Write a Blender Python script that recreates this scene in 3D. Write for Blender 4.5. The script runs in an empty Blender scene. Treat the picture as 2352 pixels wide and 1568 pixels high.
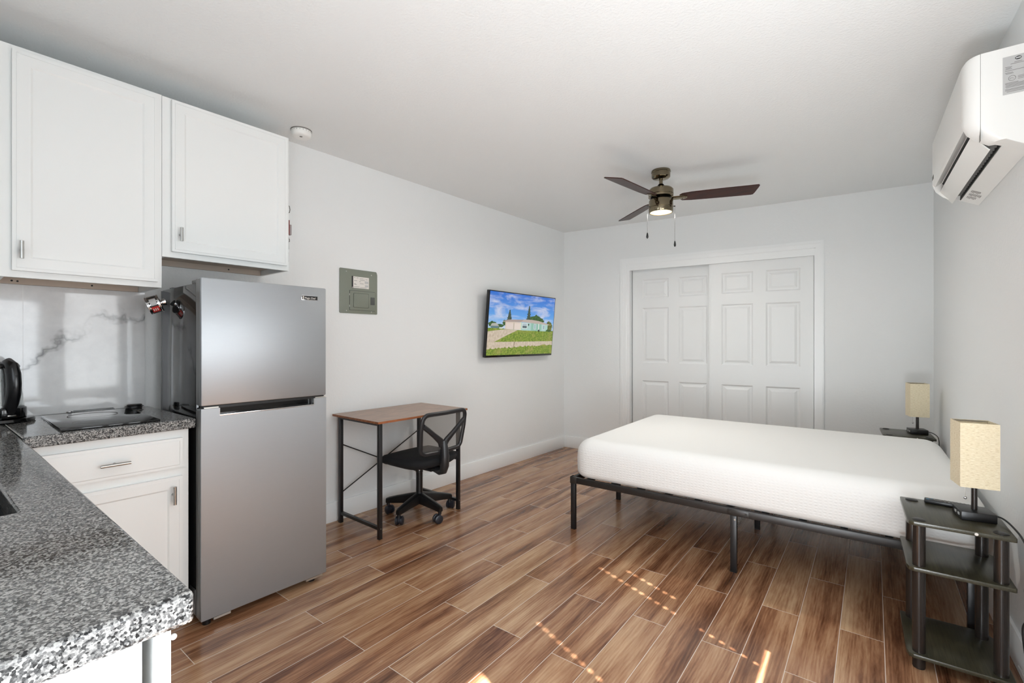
import bpy, bmesh, math, random
from mathutils import Matrix, Vector
random.seed(7)
sc = bpy.context.scene
COL = sc.collection
PI = math.pi
R = math.radians

# ---------------------------------------------------------------- materials
def lin(c):
    return tuple(((v/255)/12.92 if v/255 <= .04045 else ((v/255+.055)/1.055)**2.4) for v in c)

class NT:
    def __init__(s, name):
        s.m = bpy.data.materials.new(name); s.m.use_nodes = True
        s.t = s.m.node_tree; s.n = s.t.nodes; s.b = s.n['Principled BSDF']
    def add(s, kind, **kw):
        n = s.n.new(kind)
        for k, v in kw.items():
            if k.startswith('i_'):
                key = k[2:]; key = int(key) if key.isdigit() else key.replace('_', ' ')
                if hasattr(v, 'is_output'): s.t.links.new(v, n.inputs[key])
                else: n.inputs[key].default_value = v
            else: setattr(n, k, v)
        return n
    def link(s, a, b): s.t.links.new(a, b)
    def pos(s): return s.add('ShaderNodeNewGeometry').outputs['Position']
    def obj(s): return s.add('ShaderNodeTexCoord').outputs['Object']
    def math(s, op, a, b=None, c=None):
        n = s.add('ShaderNodeMath', operation=op)
        for i, v in enumerate((a, b, c)):
            if v is None: continue
            if hasattr(v, 'is_output'): s.link(v, n.inputs[i])
            else: n.inputs[i].default_value = v
        return n.outputs[0]
    def ramp(s, f, stops, interp='LINEAR'):
        n = s.add('ShaderNodeValToRGB'); n.color_ramp.interpolation = interp
        e = n.color_ramp.elements
        while len(e) < len(stops): e.new(.5)
        for el, (p, c) in zip(e, stops):
            el.position = p; el.color = (*c, 1) if len(c) == 3 else c
        s.link(f, n.inputs[0]); return n.outputs[0]
    def mix(s, f, a, b, blend='MIX'):
        n = s.add('ShaderNodeMix', data_type='RGBA', blend_type=blend)
        for i, v in ((0, f), (6, a), (7, b)):
            if hasattr(v, 'is_output'): s.link(v, n.inputs[i])
            elif i == 0: n.inputs[i].default_value = v
            else: n.inputs[i].default_value = (*v, 1)
        return n.outputs[2]
    def bump(s, h, strength=.3, dist=.002):
        n = s.add('ShaderNodeBump', i_Strength=strength, i_Distance=dist, i_Height=h)
        s.link(n.outputs[0], s.b.inputs['Normal']); return n

MATS = {}
def mat(name, rgb, rough=.5, metal=0, spec=.5, bump=None, emit=0, ior=None, coat=0, trans=0, alpha=1, sheen=0):
    if name in MATS: return MATS[name]
    k = NT(name); b = k.b; c = lin(rgb)
    b.inputs['Base Color'].default_value = (*c, 1)
    b.inputs['Roughness'].default_value = rough
    b.inputs['Metallic'].default_value = metal
    b.inputs['Specular IOR Level'].default_value = spec
    b.inputs['Coat Weight'].default_value = coat
    b.inputs['Transmission Weight'].default_value = trans
    b.inputs['Alpha'].default_value = alpha
    if ior: b.inputs['IOR'].default_value = ior
    if emit:
        b.inputs['Emission Color'].default_value = (*c, 1); b.inputs['Emission Strength'].default_value = emit
    if bump:
        sc_, st = bump
        nz = k.add('ShaderNodeTexNoise', i_Vector=k.obj(), i_Scale=sc_, i_Detail=3.)
        k.bump(nz.outputs[0], st, .002)
    MATS[name] = k.m; return k.m

def wall_mat(name, rgb, scale, strength):
    k = NT(name)
    n1 = k.add('ShaderNodeTexNoise', i_Vector=k.pos(), i_Scale=scale, i_Detail=3., i_Roughness=.55)
    k.b.inputs['Base Color'].default_value = (*lin(rgb), 1)
    k.b.inputs['Roughness'].default_value = .6
    k.b.inputs['Specular IOR Level'].default_value = .3
    k.bump(n1.outputs[0], strength, .004)
    MATS[name] = k.m; return k.m
M_WALL = wall_mat('wall_paint', (233, 235, 235), 60, .34)
M_CEIL = wall_mat('ceiling_texture_paint', (234, 236, 236), 85, .55)
M_TRIM = mat('trim_paint', (239, 241, 241), .35)
M_DOOR = mat('door_paint', (231, 233, 233), .4)
M_CAB = mat('cabinet_paint', (232, 234, 233), .35)
M_RAW = mat('unpainted_cabinet_underside', (196, 182, 168), .7)

def floor_mat():
    k = NT('wood_look_tile')
    p = k.add('ShaderNodeSeparateXYZ', i_0=k.pos())
    x, y = p.outputs[0], p.outputs[1]
    RH, BW = .15428, .914
    v = k.math('ADD', x, 2.430 + RH*20)
    u = k.math('ADD', y, -1.166 - .457 + BW*10)
    row = k.math('FLOOR', k.math('DIVIDE', v, RH))
    odd = k.math('MODULO', row, 2.)
    u2 = k.math('ADD', u, k.math('MULTIPLY', k.math('SUBTRACT', 1., odd), BW*.5))
    ui = k.math('DIVIDE', u2, BW)
    col = k.math('FLOOR', ui)
    fu = k.math('MULTIPLY', k.math('FRACT', ui), BW)
    fv = k.math('MULTIPLY', k.math('FRACT', k.math('DIVIDE', v, RH)), RH)
    du = k.math('MINIMUM', fu, k.math('SUBTRACT', BW, fu))
    dv = k.math('MINIMUM', fv, k.math('SUBTRACT', RH, fv))
    d = k.math('MINIMUM', du, dv)
    grout = k.math('LESS_THAN', d, .0013)
    idv = k.add('ShaderNodeCombineXYZ', i_0=row, i_1=col, i_2=0.)
    wn = k.add('ShaderNodeTexWhiteNoise', noise_dimensions='3D', i_Vector=idv.outputs[0])
    rnd = k.add('ShaderNodeSeparateColor', i_0=wn.outputs['Color'])
    ra, rb, rc = rnd.outputs[0], rnd.outputs[1], rnd.outputs[2]
    # grain coordinates, shifted per tile
    gx = k.math('ADD', k.math('MULTIPLY', x, 1.), k.math('MULTIPLY', ra, 37.))
    gy = k.math('ADD', k.math('MULTIPLY', y, .075), k.math('MULTIPLY', rb, 23.))
    gv = k.add('ShaderNodeCombineXYZ', i_0=gx, i_1=gy, i_2=k.math('MULTIPLY', rc, 11.)).outputs[0]
    warp = k.add('ShaderNodeTexNoise', i_Vector=gv, i_Scale=9., i_Detail=2.)
    gv2 = k.add('ShaderNodeVectorMath', operation='MULTIPLY_ADD', i_0=warp.outputs['Color'], i_1=(.06, .03, 0), i_2=gv).outputs[0]
    big = k.add('ShaderNodeTexNoise', i_Vector=gv2, i_Scale=13., i_Detail=3., i_Roughness=.55)
    fine = k.add('ShaderNodeTexNoise', i_Vector=gv2, i_Scale=95., i_Detail=4., i_Roughness=.65)
    wv = k.add('ShaderNodeTexWave', wave_type='BANDS', bands_direction='X', i_Vector=gv2, i_Scale=26., i_Distortion=5., i_Detail=2., i_Detail_Scale=1.2)
    f = k.math('ADD', k.math('MULTIPLY', big.outputs[0], .95), k.math('MULTIPLY', fine.outputs[0], .42))
    f = k.math('ADD', f, k.math('MULTIPLY', wv.outputs['Fac'], .05))
    f = k.math('ADD', f, k.math('MULTIPLY', k.math('SUBTRACT', rb, .5), .06))
    f = k.math('SUBTRACT', f, .155)
    wood = k.ramp(f, [(.22, lin((58, 34, 22))), (.38, lin((108, 72, 50))), (.5, lin((144, 104, 76))), (.62, lin((172, 134, 102))), (.78, lin((198, 166, 132)))])
    tint = k.mix(k.math('MULTIPLY', rc, .45), wood, k.mix(1., wood, lin((226, 200, 188)), 'MULTIPLY'))
    c = k.mix(grout, tint, lin((206, 192, 178)))
    k.link(c, k.b.inputs['Base Color'])
    rr = k.math('ADD', k.math('MULTIPLY', fine.outputs[0], .14), .17)
    k.link(k.math('ADD', rr, k.math('MULTIPLY', grout, .4)), k.b.inputs['Roughness'])
    k.b.inputs['Specular IOR Level'].default_value = .5
    h = k.math('SUBTRACT', k.math('MULTIPLY', fine.outputs[0], .25), grout)
    k.bump(h, .2, .0015)
    return k.m
M_FLOOR = floor_mat()

def granite():
    k = NT('grey_granite')
    P = k.pos()
    n = k.add('ShaderNodeTexNoise', i_Vector=P, i_Scale=150., i_Detail=4., i_Roughness=.65)
    v = k.add('ShaderNodeTexVoronoi', i_Vector=P, i_Scale=330.)
    vc = k.add('ShaderNodeSeparateColor', i_0=v.outputs['Color'])
    f = k.math('ADD', k.math('MULTIPLY', n.outputs[0], .8), k.math('MULTIPLY', vc.outputs[0], .5))
    c = k.ramp(f, [(.40, lin((22, 22, 23))), (.54, lin((74, 74, 74))), (.68, lin((118, 117, 116))), (.86, lin((168, 167, 164)))])
    k.link(c, k.b.inputs['Base Color']); k.b.inputs['Roughness'].default_value = .09
    MATS['granite'] = k.m; return k.m
M_GRAN = granite()

def marble():
    k = NT('white_marble_slab')
    P = k.obj()
    w = k.add('ShaderNodeTexNoise', i_Vector=P, i_Scale=2.2, i_Detail=5., i_Roughness=.6)
    pv = k.add('ShaderNodeVectorMath', operation='MULTIPLY_ADD', i_0=w.outputs['Color'], i_1=(.55, .55, .55), i_2=P).outputs[0]
    s = k.add('ShaderNodeSeparateXYZ', i_0=pv)
    a = k.math('ADD', k.math('MULTIPLY', s.outputs[1], .62), k.math('MULTIPLY', s.outputs[2], -1.))
    ph = k.math('ABSOLUTE', k.math('SUBTRACT', k.math('FRACT', k.math('MULTIPLY', a, 1.55)), .5))
    vein = k.ramp(ph, [(0., (1, 1, 1)), (.012, (.55, .55, .55)), (.035, (.1, .1, .1)), (.09, (0, 0, 0))])
    msk = k.add('ShaderNodeTexNoise', i_Vector=P, i_Scale=3.1, i_Detail=2.)
    vm = k.math('MULTIPLY', k.add('ShaderNodeRGBToBW', i_0=vein).outputs[0], k.ramp(msk.outputs[0], [(.34, (.15, .15, .15)), (.5, (1, 1, 1))]))
    cl = k.add('ShaderNodeTexNoise', i_Vector=P, i_Scale=4., i_Detail=6., i_Roughness=.65)
    base = k.ramp(cl.outputs[0], [(.3, lin((212, 213, 214))), (.62, lin((233, 234, 234)))])
    k.link(k.mix(k.math('MULTIPLY', vm, .9), base, lin((112, 113, 114))), k.b.inputs['Base Color'])
    k.b.inputs['Roughness'].default_value = .05
    wav = k.add('ShaderNodeTexNoise', i_Vector=P, i_Scale=9., i_Detail=0.)
    k.bump(wav.outputs[0], .03, .01)
    return k.m
M_MARB = marble()

def steel():
    k = NT('brushed_steel')
    mp = k.add('ShaderNodeMapping', i_Vector=k.obj()); mp.inputs['Scale'].default_value = (300, 14, 300)
    n = k.add('ShaderNodeTexNoise', i_Vector=mp.outputs[0], i_Scale=1., i_Detail=2.)
    k.b.inputs['Base Color'].default_value = (*lin((166, 169, 172)), 1)
    k.b.inputs['Metallic'].default_value = .9
    k.link(k.math('ADD', k.math('MULTIPLY', n.outputs[0], .10), .42), k.b.inputs['Roughness'])
    k.b.inputs['Anisotropic'].default_value = .3
    return k.m
M_STEEL = steel()

def wood_simple(name, dark, light, sx, sy, rough=.4, axis='y'):
    k = NT(name)
    mp = k.add('ShaderNodeMapping', i_Vector=k.obj())
    mp.inputs['Scale'].default_value = (sx, sy, sx) if axis == 'y' else (sy, sx, sx)
    n = k.add('ShaderNodeTexNoise', i_Vector=mp.outputs[0], i_Scale=1., i_Detail=5., i_Roughness=.65, i_Distortion=.4)
    c = k.ramp(n.outputs[0], [(.3, lin(dark)), (.7, lin(light))])
    k.link(c, k.b.inputs['Base Color']); k.b.inputs['Roughness'].default_value = rough
    k.bump(n.outputs[0], .1, .001)
    MATS[name] = k.m; return k.m
M_DESK = wood_simple('rustic_desk_board', (120, 88, 66), (172, 136, 108), 30, 6, .28)
M_DESKEDGE = wood_simple('desk_board_edge', (120, 66, 36), (176, 110, 66), 60, 14, .5)
M_BLADE = wood_simple('dark_walnut_blade', (34, 12, 8), (68, 28, 17), 60, 5, .38, 'x'); M_BLADE.node_tree.nodes['Principled BSDF'].inputs['Specular IOR Level'].default_value = .3
M_ESPR = wood_simple('espresso_laminate', (40, 38, 28), (70, 67, 51), 190, 8, .28)
M_BLACK = mat('black_plastic', (20, 20, 21), .35)
M_BLKGLOSS = mat('black_gloss', (10, 10, 11), .06)
M_GLASSTOP = mat('black_ceramic_glass', (14, 14, 15), .04)
M_BLKMET = mat('black_powder_coat', (22, 22, 24), .38, spec=.6)
M_BEDMET = mat('bed_powder_coat', (34, 31, 29), .4, spec=.6)
M_FAB = mat('black_seat_fabric', (15, 15, 18), .9, bump=(350, .4))
M_CHROME = mat('chrome', (225, 225, 226), .12, 1)
M_NICKEL = mat('brushed_nickel', (176, 175, 172), .28, 1)
M_SCREW = mat('zinc_screw', (205, 203, 198), .35, 1)
M_TUBE = mat('dark_plastic_tube', (36, 31, 28), .22)
M_FRSIDE = mat('black_glossy_cabinet', (20, 20, 21), .07, spec=.6)
M_FRGREY = mat('grey_door_edge', (112, 112, 112), .35, .6)
M_PANEL = mat('panel_grey_paint', (124, 129, 117), .42)
M_PANELDK = mat('panel_dark_grey', (78, 80, 78), .45)
M_PAPER = mat('white_paper', (226, 222, 216), .7)
M_INK = mat('black_ink', (22, 22, 22), .6)
M_INKGREY = mat('grey_ink', (132, 130, 128), .7)
M_STICKER = mat('silver_sticker', (190, 190, 189), .5)
M_BRONZE = mat('polished_pewter', (128, 118, 98), .1, 1)
M_WHITEPL = mat('white_plastic', (238, 238, 235), .32)
M_GREYPL = mat('grey_plastic', (120, 118, 114), .5)
M_DARKIN = mat('dark_inside', (30, 30, 29), .6)
M_RED = mat('red_print', (200, 32, 26), .4)
M_DKRED = mat('dark_red_rubber', (120, 46, 42), .5)
M_TAG = mat('black_fabric_tag', (16, 17, 18), .8)
M_CORD = mat('dark_cord', (38, 37, 36), .5)
M_CORDG = mat('grey_cord', (110, 108, 106), .5)
M_GLASS = mat('clear_glass', (245, 248, 248), .02, trans=1, ior=1.45)
M_MESHF = mat('grey_chair_mesh', (96, 92, 88), .8, alpha=.62)
M_BLUEKEY = mat('blue_key', (70, 130, 160), .5)
M_SINK = mat('black_composite_sink', (10, 10, 11), .5)
M_SEAM = mat('pale_caulk', (206, 206, 203), .5)
M_LENS = mat('warm_frosted_lens', (255, 232, 178), .4, emit=3.2)

def mattress_mat():
    k = NT('knit_mattress_cover')
    P = k.obj(); s = k.add('ShaderNodeSeparateXYZ', i_0=P)
    nrm = k.add('ShaderNodeSeparateXYZ', i_0=k.add('ShaderNodeTexCoord').outputs['Normal'])
    side = k.math('SUBTRACT', 1., k.math('MINIMUM', k.math('MULTIPLY', k.math('ABSOLUTE', nrm.outputs[2]), 1.15), 1.))
    v = k.add('ShaderNodeCombineXYZ', i_0=k.math('ADD', s.outputs[0], s.outputs[1]), i_1=k.math('ADD', s.outputs[2], 0.), i_2=0.)
    mp = k.add('ShaderNodeMapping', i_Vector=v.outputs[0]); mp.inputs['Scale'].default_value = (48, 66, 1)
    vo = k.add('ShaderNodeTexVoronoi', i_Vector=mp.outputs[0], i_Scale=1., i_Randomness=.25)
    h = k.math('MULTIPLY', k.math('MINIMUM', vo.outputs['Distance'], .45), side)
    nz = k.add('ShaderNodeTexNoise', i_Vector=P, i_Scale=260., i_Detail=2.)
    h = k.math('ADD', h, k.math('MULTIPLY', nz.outputs[0], .12))
    k.b.inputs['Base Color'].default_value = (*lin((236, 236, 234)), 1)
    k.b.inputs['Roughness'].default_value = .85; k.b.inputs['Specular IOR Level'].default_value = .2
    k.bump(h, .55, .006); return k.m
M_MATT = mattress_mat()

def linen():
    k = NT('beige_linen_shade')
    mp = k.add('ShaderNodeMapping', i_Vector=k.obj()); mp.inputs['Scale'].default_value = (70, 70, 520)
    n = k.add('ShaderNodeTexNoise', i_Vector=mp.outputs[0], i_Scale=1., i_Detail=4., i_Roughness=.7)
    k.link(k.ramp(n.outputs[0], [(.3, lin((196, 178, 140))), (.5, lin((232, 220, 190))), (.75, lin((244, 236, 216)))]), k.b.inputs['Base Color'])
    k.b.inputs['Roughness'].default_value = .85
    k.bump(n.outputs[0], .3, .001); return k.m
M_LINEN = linen()

# ---------------------------------------------------------------- mesh helpers
class MB:
    def __init__(s): s.bm = bmesh.new(); s.mats = []
    def mi(s, m):
        if m is None: return 0
        if m not in s.mats: s.mats.append(m)
        return s.mats.index(m)
    def _merge(s, t, M=None, m=None):
        if M is not None: bmesh.ops.transform(t, matrix=M, verts=t.verts)
        i = s.mi(m)
        vm = {v: s.bm.verts.new(v.co) for v in t.verts}
        for f in t.faces:
            try:
                g = s.bm.faces.new([vm[v] for v in f.verts]); g.smooth = f.smooth; g.material_index = i
            except ValueError: pass
        t.free()
    def box(s, x0, x1, y0, y1, z0, z1, bev=0, seg=2, M=None, m=None):
        t = bmesh.new(); bmesh.ops.create_cube(t, size=1)
        for v in t.verts:
            v.co = Vector((x0 if v.co.x < 0 else x1, y0 if v.co.y < 0 else y1, z0 if v.co.z < 0 else z1))
        if bev:
            q = bmesh.ops.bevel(t, geom=list(t.edges), offset=bev, segments=seg, profile=.5, affect='EDGES')
            for f in q['faces']: f.smooth = True
        bmesh.ops.recalc_face_normals(t, faces=t.faces)
        s._merge(t, M, m); return s
    def cyl(s, p0, p1, r, r2=None, seg=24, cap=True, m=None):
        p0, p1 = Vector(p0), Vector(p1); d = p1-p0; L = d.length
        t = bmesh.new()
        bmesh.ops.create_cone(t, cap_ends=cap, segments=seg, radius1=r, radius2=r if r2 is None else r2, depth=L)
        for f in t.faces: f.smooth = len(f.verts) == 4
        q = Vector((0, 0, 1)).rotation_difference(d.normalized())
        s._merge(t, Matrix.Translation((p0+p1)/2) @ q.to_matrix().to_4x4(), m); return s
    def lathe(s, prof, c=(0, 0, 0), seg=32, M=None, m=None):
        t = bmesh.new(); rings = []
        for r, z in prof:
            if r < 1e-6: rings.append([t.verts.new((0, 0, z))])
            else: rings.append([t.verts.new((r*math.cos(2*PI*i/seg), r*math.sin(2*PI*i/seg), z)) for i in range(seg)])
        for a, b in zip(rings, rings[1:]):
            for i in range(seg):
                j = (i+1) % seg
                vs = [a[i % len(a)], a[j % len(a)], b[j % len(b)], b[i % len(b)]]
                u = []
                for v in vs:
                    if v not in u: u.append(v)
                if len(u) > 2:
                    f = t.faces.new(u); f.smooth = True
        bmesh.ops.recalc_face_normals(t, faces=t.faces)
        MM = Matrix.Translation(c)
        s._merge(t, MM if M is None else M @ MM, m); return s
    def tube(s, pts, r, seg=10, m=None, flat=1):
        pts = [Vector(p) for p in pts]; t = bmesh.new(); rings = []
        up = Vector((0, 0, 1))
        prevn = None
        for i, p in enumerate(pts):
            d = (pts[min(i+1, len(pts)-1)]-pts[max(i-1, 0)]).normalized()
            n = d.cross(up if prevn is None else prevn)
            if n.length < 1e-4: n = d.cross(Vector((1, 0, 0)))
            n = n.normalized(); b = n.cross(d).normalized()
            if prevn is None: prevn = b
            else:
                b = (prevn - d*prevn.dot(d)).normalized(); n = d.cross(b); prevn = b
            rr = r[i] if isinstance(r, (list, tuple)) else r
            rings.append([t.verts.new(p + n*rr*math.cos(2*PI*k/seg) + b*rr*flat*math.sin(2*PI*k/seg)) for k in range(seg)])
        for a, b in zip(rings, rings[1:]):
            for k in range(seg):
                f = t.faces.new([a[k], a[(k+1) % seg], b[(k+1) % seg], b[k]]); f.smooth = True
        t.faces.new(rings[0][::-1]); t.faces.new(rings[-1])
        bmesh.ops.recalc_face_normals(t, faces=t.faces)
        s._merge(t, None, m); return s
    def prism(s, poly, d0, d1, axis='z', bev=0, M=None, m=None, smooth=False):
        """poly in the two other axes (order x,y,z without axis), extruded d0..d1 along axis"""
        t = bmesh.new()
        def P(a, b, d): return {'z': (a, b, d), 'y': (a, d, b), 'x': (d, a, b)}[axis]
        A = [t.verts.new(P(a, b, d0)) for a, b in poly]; B = [t.verts.new(P(a, b, d1)) for a, b in poly]
        n = len(poly)
        t.faces.new(A[::-1]); t.faces.new(B)
        for i in range(n):
            f = t.faces.new([A[i], A[(i+1) % n], B[(i+1) % n], B[i]]); f.smooth = smooth
        bmesh.ops.recalc_face_normals(t, faces=t.faces)
        if bev:
            q = bmesh.ops.bevel(t, geom=list(t.edges), offset=bev, segments=2, profile=.5, affect='EDGES')
            for f in q['faces']: f.smooth = True
        s._merge(t, M, m); return s
    def sphere(s, c, r, sx=1, sy=1, sz=1, seg=20, m=None, M=None):
        t = bmesh.new(); bmesh.ops.create_uvsphere(t, u_segments=seg, v_segments=seg//2, radius=r)
        for f in t.faces: f.smooth = True
        MM = Matrix.Translation(c) @ Matrix.Diagonal((sx, sy, sz, 1))
        s._merge(t, MM if M is None else M @ MM, m); return s
    def face(s, pts, m=None, smooth=False):
        f = s.bm.faces.new([s.bm.verts.new(p) for p in pts]); f.material_index = s.mi(m); f.smooth = smooth; return s
    def text(s, body, size, M, m=None, depth=.0004, align='LEFT'):
        cu = bpy.data.curves.new('lettering', 'FONT'); cu.body = body; cu.size = size; cu.extrude = depth; cu.align_x = align
        o = bpy.data.objects.new('lettering', cu); COL.objects.link(o)
        bpy.context.view_layer.update()
        me = bpy.data.meshes.new_from_object(o)
        t = bmesh.new(); t.from_mesh(me); bpy.data.objects.remove(o); bpy.data.meshes.remove(me)
        s._merge(t, M, m); return s
    def build(s, name, m=None, parent=None, loc=None, rot=None, sharp=35, label=None, bevel=0):
        me = bpy.data.meshes.new(name)
        s.bm.to_mesh(me); s.bm.free()
        if m is not None and not s.mats: me.materials.append(m)
        else:
            for q in s.mats: me.materials.append(q if q else m)
        me.set_sharp_from_angle(angle=R(sharp))
        o = bpy.data.objects.new(name, me); COL.objects.link(o)
        if parent: o.parent = parent
        if loc: o.location = loc
        if rot: o.rotation_euler = rot
        if label: o['label'] = label
        if bevel:
            b = o.modifiers.new('edge', 'BEVEL'); b.width = bevel; b.segments = 2; b.limit_method = 'ANGLE'; b.angle_limit = R(50)
        return o

def thing(name, label, cat, loc=(0, 0, 0), rz=0, group=None):
    o = bpy.data.objects.new(name, None); COL.objects.link(o)
    o.empty_display_size = .1
    o.location = loc; o.rotation_euler = (0, 0, rz)
    o['label'] = label; o['category'] = cat
    if group: o['group'] = group
    return o
def tag(o, label, cat, group=None):
    o['label'] = label; o['category'] = cat
    if group: o['group'] = group
    return o
def struct(o): o['kind'] = 'structure'; return o
def root(name, loc, rz=0):
    o = bpy.data.objects.new(name, None); COL.objects.link(o); o.location = loc; o.rotation_euler = (0, 0, rz); return o

def paneled(mb, w, h, t, panels, cuts=(.010, .007, .030, .0), m=None, M=None):
    """a door leaf in local x (0..w), z (0..h); front face at y=0, back at y=t; panels = rects (x0,x1,z0,z1);
    cuts = (slope width, depth, field inset, field depth)"""
    sl, dp, fi, fd = cuts
    t_ = bmesh.new()
    xs = sorted({0, w, *[round(p[0], 5) for p in panels], *[round(p[1], 5) for p in panels]})
    zs = sorted({0, h, *[round(p[2], 5) for p in panels], *[round(p[3], 5) for p in panels]})
    vg = {}
    def V(x, y, z):
        kx = (round(x, 5), round(y, 5), round(z, 5))
        if kx not in vg: vg[kx] = t_.verts.new((x, y, z))
        return vg[kx]
    for i in range(len(xs)-1):
        for j in range(len(zs)-1):
            a, b, c, d = xs[i], xs[i+1], zs[j], zs[j+1]
            inside = None
            for p in panels:
                if a >= p[0]-1e-4 and b <= p[1]+1e-4 and c >= p[2]-1e-4 and d <= p[3]+1e-4: inside = p
            if inside is None:
                t_.faces.new([V(a, 0, c), V(b, 0, c), V(b, 0, d), V(a, 0, d)])
    for p in panels:
        # outer loop follows grid vertices on the border so that the mesh stays closed
        def loop(ins, y, x_=xs, z_=zs):
            x0, x1, z0, z1 = p[0]+ins, p[1]-ins, p[2]+ins, p[3]-ins
            return [V(x0, y, z0), V(x1, y, z0), V(x1, y, z1), V(x0, y, z1)]
        loops = [loop(0, 0), loop(sl, dp)]
        if fi > 0: loops += [loop(sl+fi*.35, dp), loop(sl+fi, fd)]
        for A, B in zip(loops, loops[1:]):
            for k in range(4):
                t_.faces.new([A[k], A[(k+1) % 4], B[(k+1) % 4], B[k]])
        t_.faces.new(loops[-1])
    bx = [(0, 0), (w, 0), (w, h), (0, h)]
    fr = [V(x, 0, z) for x, z in bx]; bk = [t_.verts.new((x, t, z)) for x, z in bx]
    t_.faces.new(bk[::-1])
    for k in range(4): t_.faces.new([fr[k], bk[k], bk[(k+1) % 4], fr[(k+1) % 4]])
    bmesh.ops.recalc_face_normals(t_, faces=t_.faces)
    mb._merge(t_, M, m); return mb

# ---------------------------------------------------------------- room geometry
CEIL = 2.586
WL = lambda y: -2.9595 + .0241*(y-4.891)
AL = -math.atan(.0241)
WR = lambda y: .4346 - .0229*(y-3.604)
AR = math.atan(.0229)
BO = (-2.9595, 4.897); AB = math.atan(.088)
YN = -.46

struct(MB().box(-3.5, .9, -.75, 5.8, -.1, 0).build('floor', M_FLOOR))
struct(MB().box(-3.5, .9, -.75, 5.8, CEIL, CEIL+.1).build('ceiling', M_CEIL))
rl = (WL(0), 0, 0)
struct(MB().box(-.12, 0, -.6, 5.2, 0, CEIL).build('wall_left', M_WALL, loc=rl, rot=(0, 0, AL)))
# back wall with the closet opening
w = MB(); w.box(-.25, .775, 0, .12, 0, CEIL); w.box(2.552, 3.7, 0, .12, 0, CEIL); w.box(.775, 2.552, 0, .12, 2.128, CEIL)
bo = (*BO, 0)
struct(w.build('wall_back', M_WALL, loc=bo, rot=(0, 0, AB)))
struct(MB().box(.6, 2.75, .1205, .16, 0, 2.3).build('closet_light_block', M_WALL, loc=bo, rot=(0, 0, AB)))  # unseen panel added to block light leaking past the closet doors
# right wall with two windows beside the viewer
WINS = ((.84, 1.30), (1.45, 1.87)); WZ0, WZ1 = .76, 1.88
w = MB(); W0 = (.10, .69, .70, 1.70)
w.box(0, .12, -.6, W0[0], 0, CEIL); w.box(0, .12, W0[1], WINS[0][0], 0, CEIL); w.box(0, .12, W0[0], W0[1], 0, W0[2]); w.box(0, .12, W0[0], W0[1], W0[3], CEIL); w.box(0, .12, WINS[0][1], WINS[1][0], 0, CEIL); w.box(0, .12, WINS[1][1], 5.6, 0, CEIL)
for a, b in WINS: w.box(0, .12, a, b, 0, WZ0); w.box(0, .12, a, b, WZ1, CEIL)
rr = (WR(0), 0, 0)
struct(w.build('wall_right', M_WALL, loc=rr, rot=(0, 0, AR)))
# near wall, behind the viewer: sink window and glazed door added for even light
NW = (-2.35, -.95, 1.12, 2.15); ND = (-.36, .42, 0, 2.08)
w = MB(); w.box(-3.4, NW[0], YN-.12, YN, 0, CEIL); w.box(NW[0], NW[1], YN-.12, YN, 0, NW[2]); w.box(NW[0], NW[1], YN-.12, YN, NW[3], CEIL)
w.box(NW[1], ND[0], YN-.12, YN, 0, CEIL); w.box(ND[0], ND[1], YN-.12, YN, ND[3], CEIL); w.box(ND[1], .9, YN-.12, YN, 0, CEIL)
struct(w.build('wall_near', M_WALL))

def sash(name, x0, x1, z0, z1, loc, rz, mid=True):
    """white window frame in local x/z, standing in a wall at local y 0..-.08"""
    f = MB(); t = .045
    f.box(x0, x0+t, -.08, -.02, z0, z1); f.box(x1-t, x1, -.08, -.02, z0, z1)
    f.box(x0, x1, -.08, -.02, z0, z0+t); f.box(x0, x1, -.08, -.02, z1-t, z1)
    if mid: f.box(x0, x1, -.075, -.025, (z0+z1)/2-.02, (z0+z1)/2+.02)
    o = struct(f.build(name, M_TRIM, loc=loc, rot=(0, 0, rz)))
    return o
wa = sash('window_3', NW[0], NW[1], NW[2], NW[3], (0, YN, 0), 0)
MB().box(NW[0]+.03, NW[1]-.03, -.055, -.05, NW[2]+.03, NW[3]-.03).build('window_pane', M_GLASS, wa)
wd = sash('added_door', ND[0], ND[1], ND[2]+.001, ND[3], (0, YN, 0), 0, False)
MB().box(ND[0]+.03, ND[1]-.03, -.055, -.05, ND[2]+.03, ND[3]-.03).build('door_pane', M_GLASS, wd)

# blinds in the two right-hand windows: closed slats with routed cord holes that let the sun spots through
HOLES = (((1.075, 1.2, 1.62),), ((1.715, .8, 1.62), (1.83, 1.2, 1.5)))
PITCH = .0437
for wi, (a, b) in enumerate(WINS):
    f = MB(); t = .04   # local x = depth into wall, y along wall
    f.box(.05, .1, a, a+t, WZ0, WZ1); f.box(.05, .1, b-t, b, WZ0, WZ1)
    f.box(.05, .1, a, b, WZ0, WZ0+.022); f.box(.05, .1, a, b, WZ1-t, WZ1)
    f.box(.05, .1, a, b, 1.12, 1.185)
    o = struct(f.build('window_%d' % (wi+1), M_TRIM, loc=rr, rot=(0, 0, AR)))
    s = MB(); z = WZ0 + .042; hw = .006
    ys = [a+.004]
    for h in HOLES[wi]: ys += [h[0]-hw, h[0]+hw]
    ys.append(b-.004)
    while z < WZ1-.02:
        z1 = min(z+PITCH-.0012, WZ1)
        ha, hb = z+.012, z+.026
        for i in range(len(ys)-1):
            if i % 2 == 0 or not HOLES[wi][i//2][1] < z+.02 < HOLES[wi][i//2][2]: s.box(.03, .032, ys[i], ys[i+1], z, z1)
            else: s.box(.03, .032, ys[i], ys[i+1], z, ha); s.box(.03, .032, ys[i], ys[i+1], hb, z1)
        z += PITCH
    s.box(.02, .045, a+.002, b-.002, WZ1-.03, WZ1)
    s.build('blind', M_WHITEPL, o)

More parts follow.
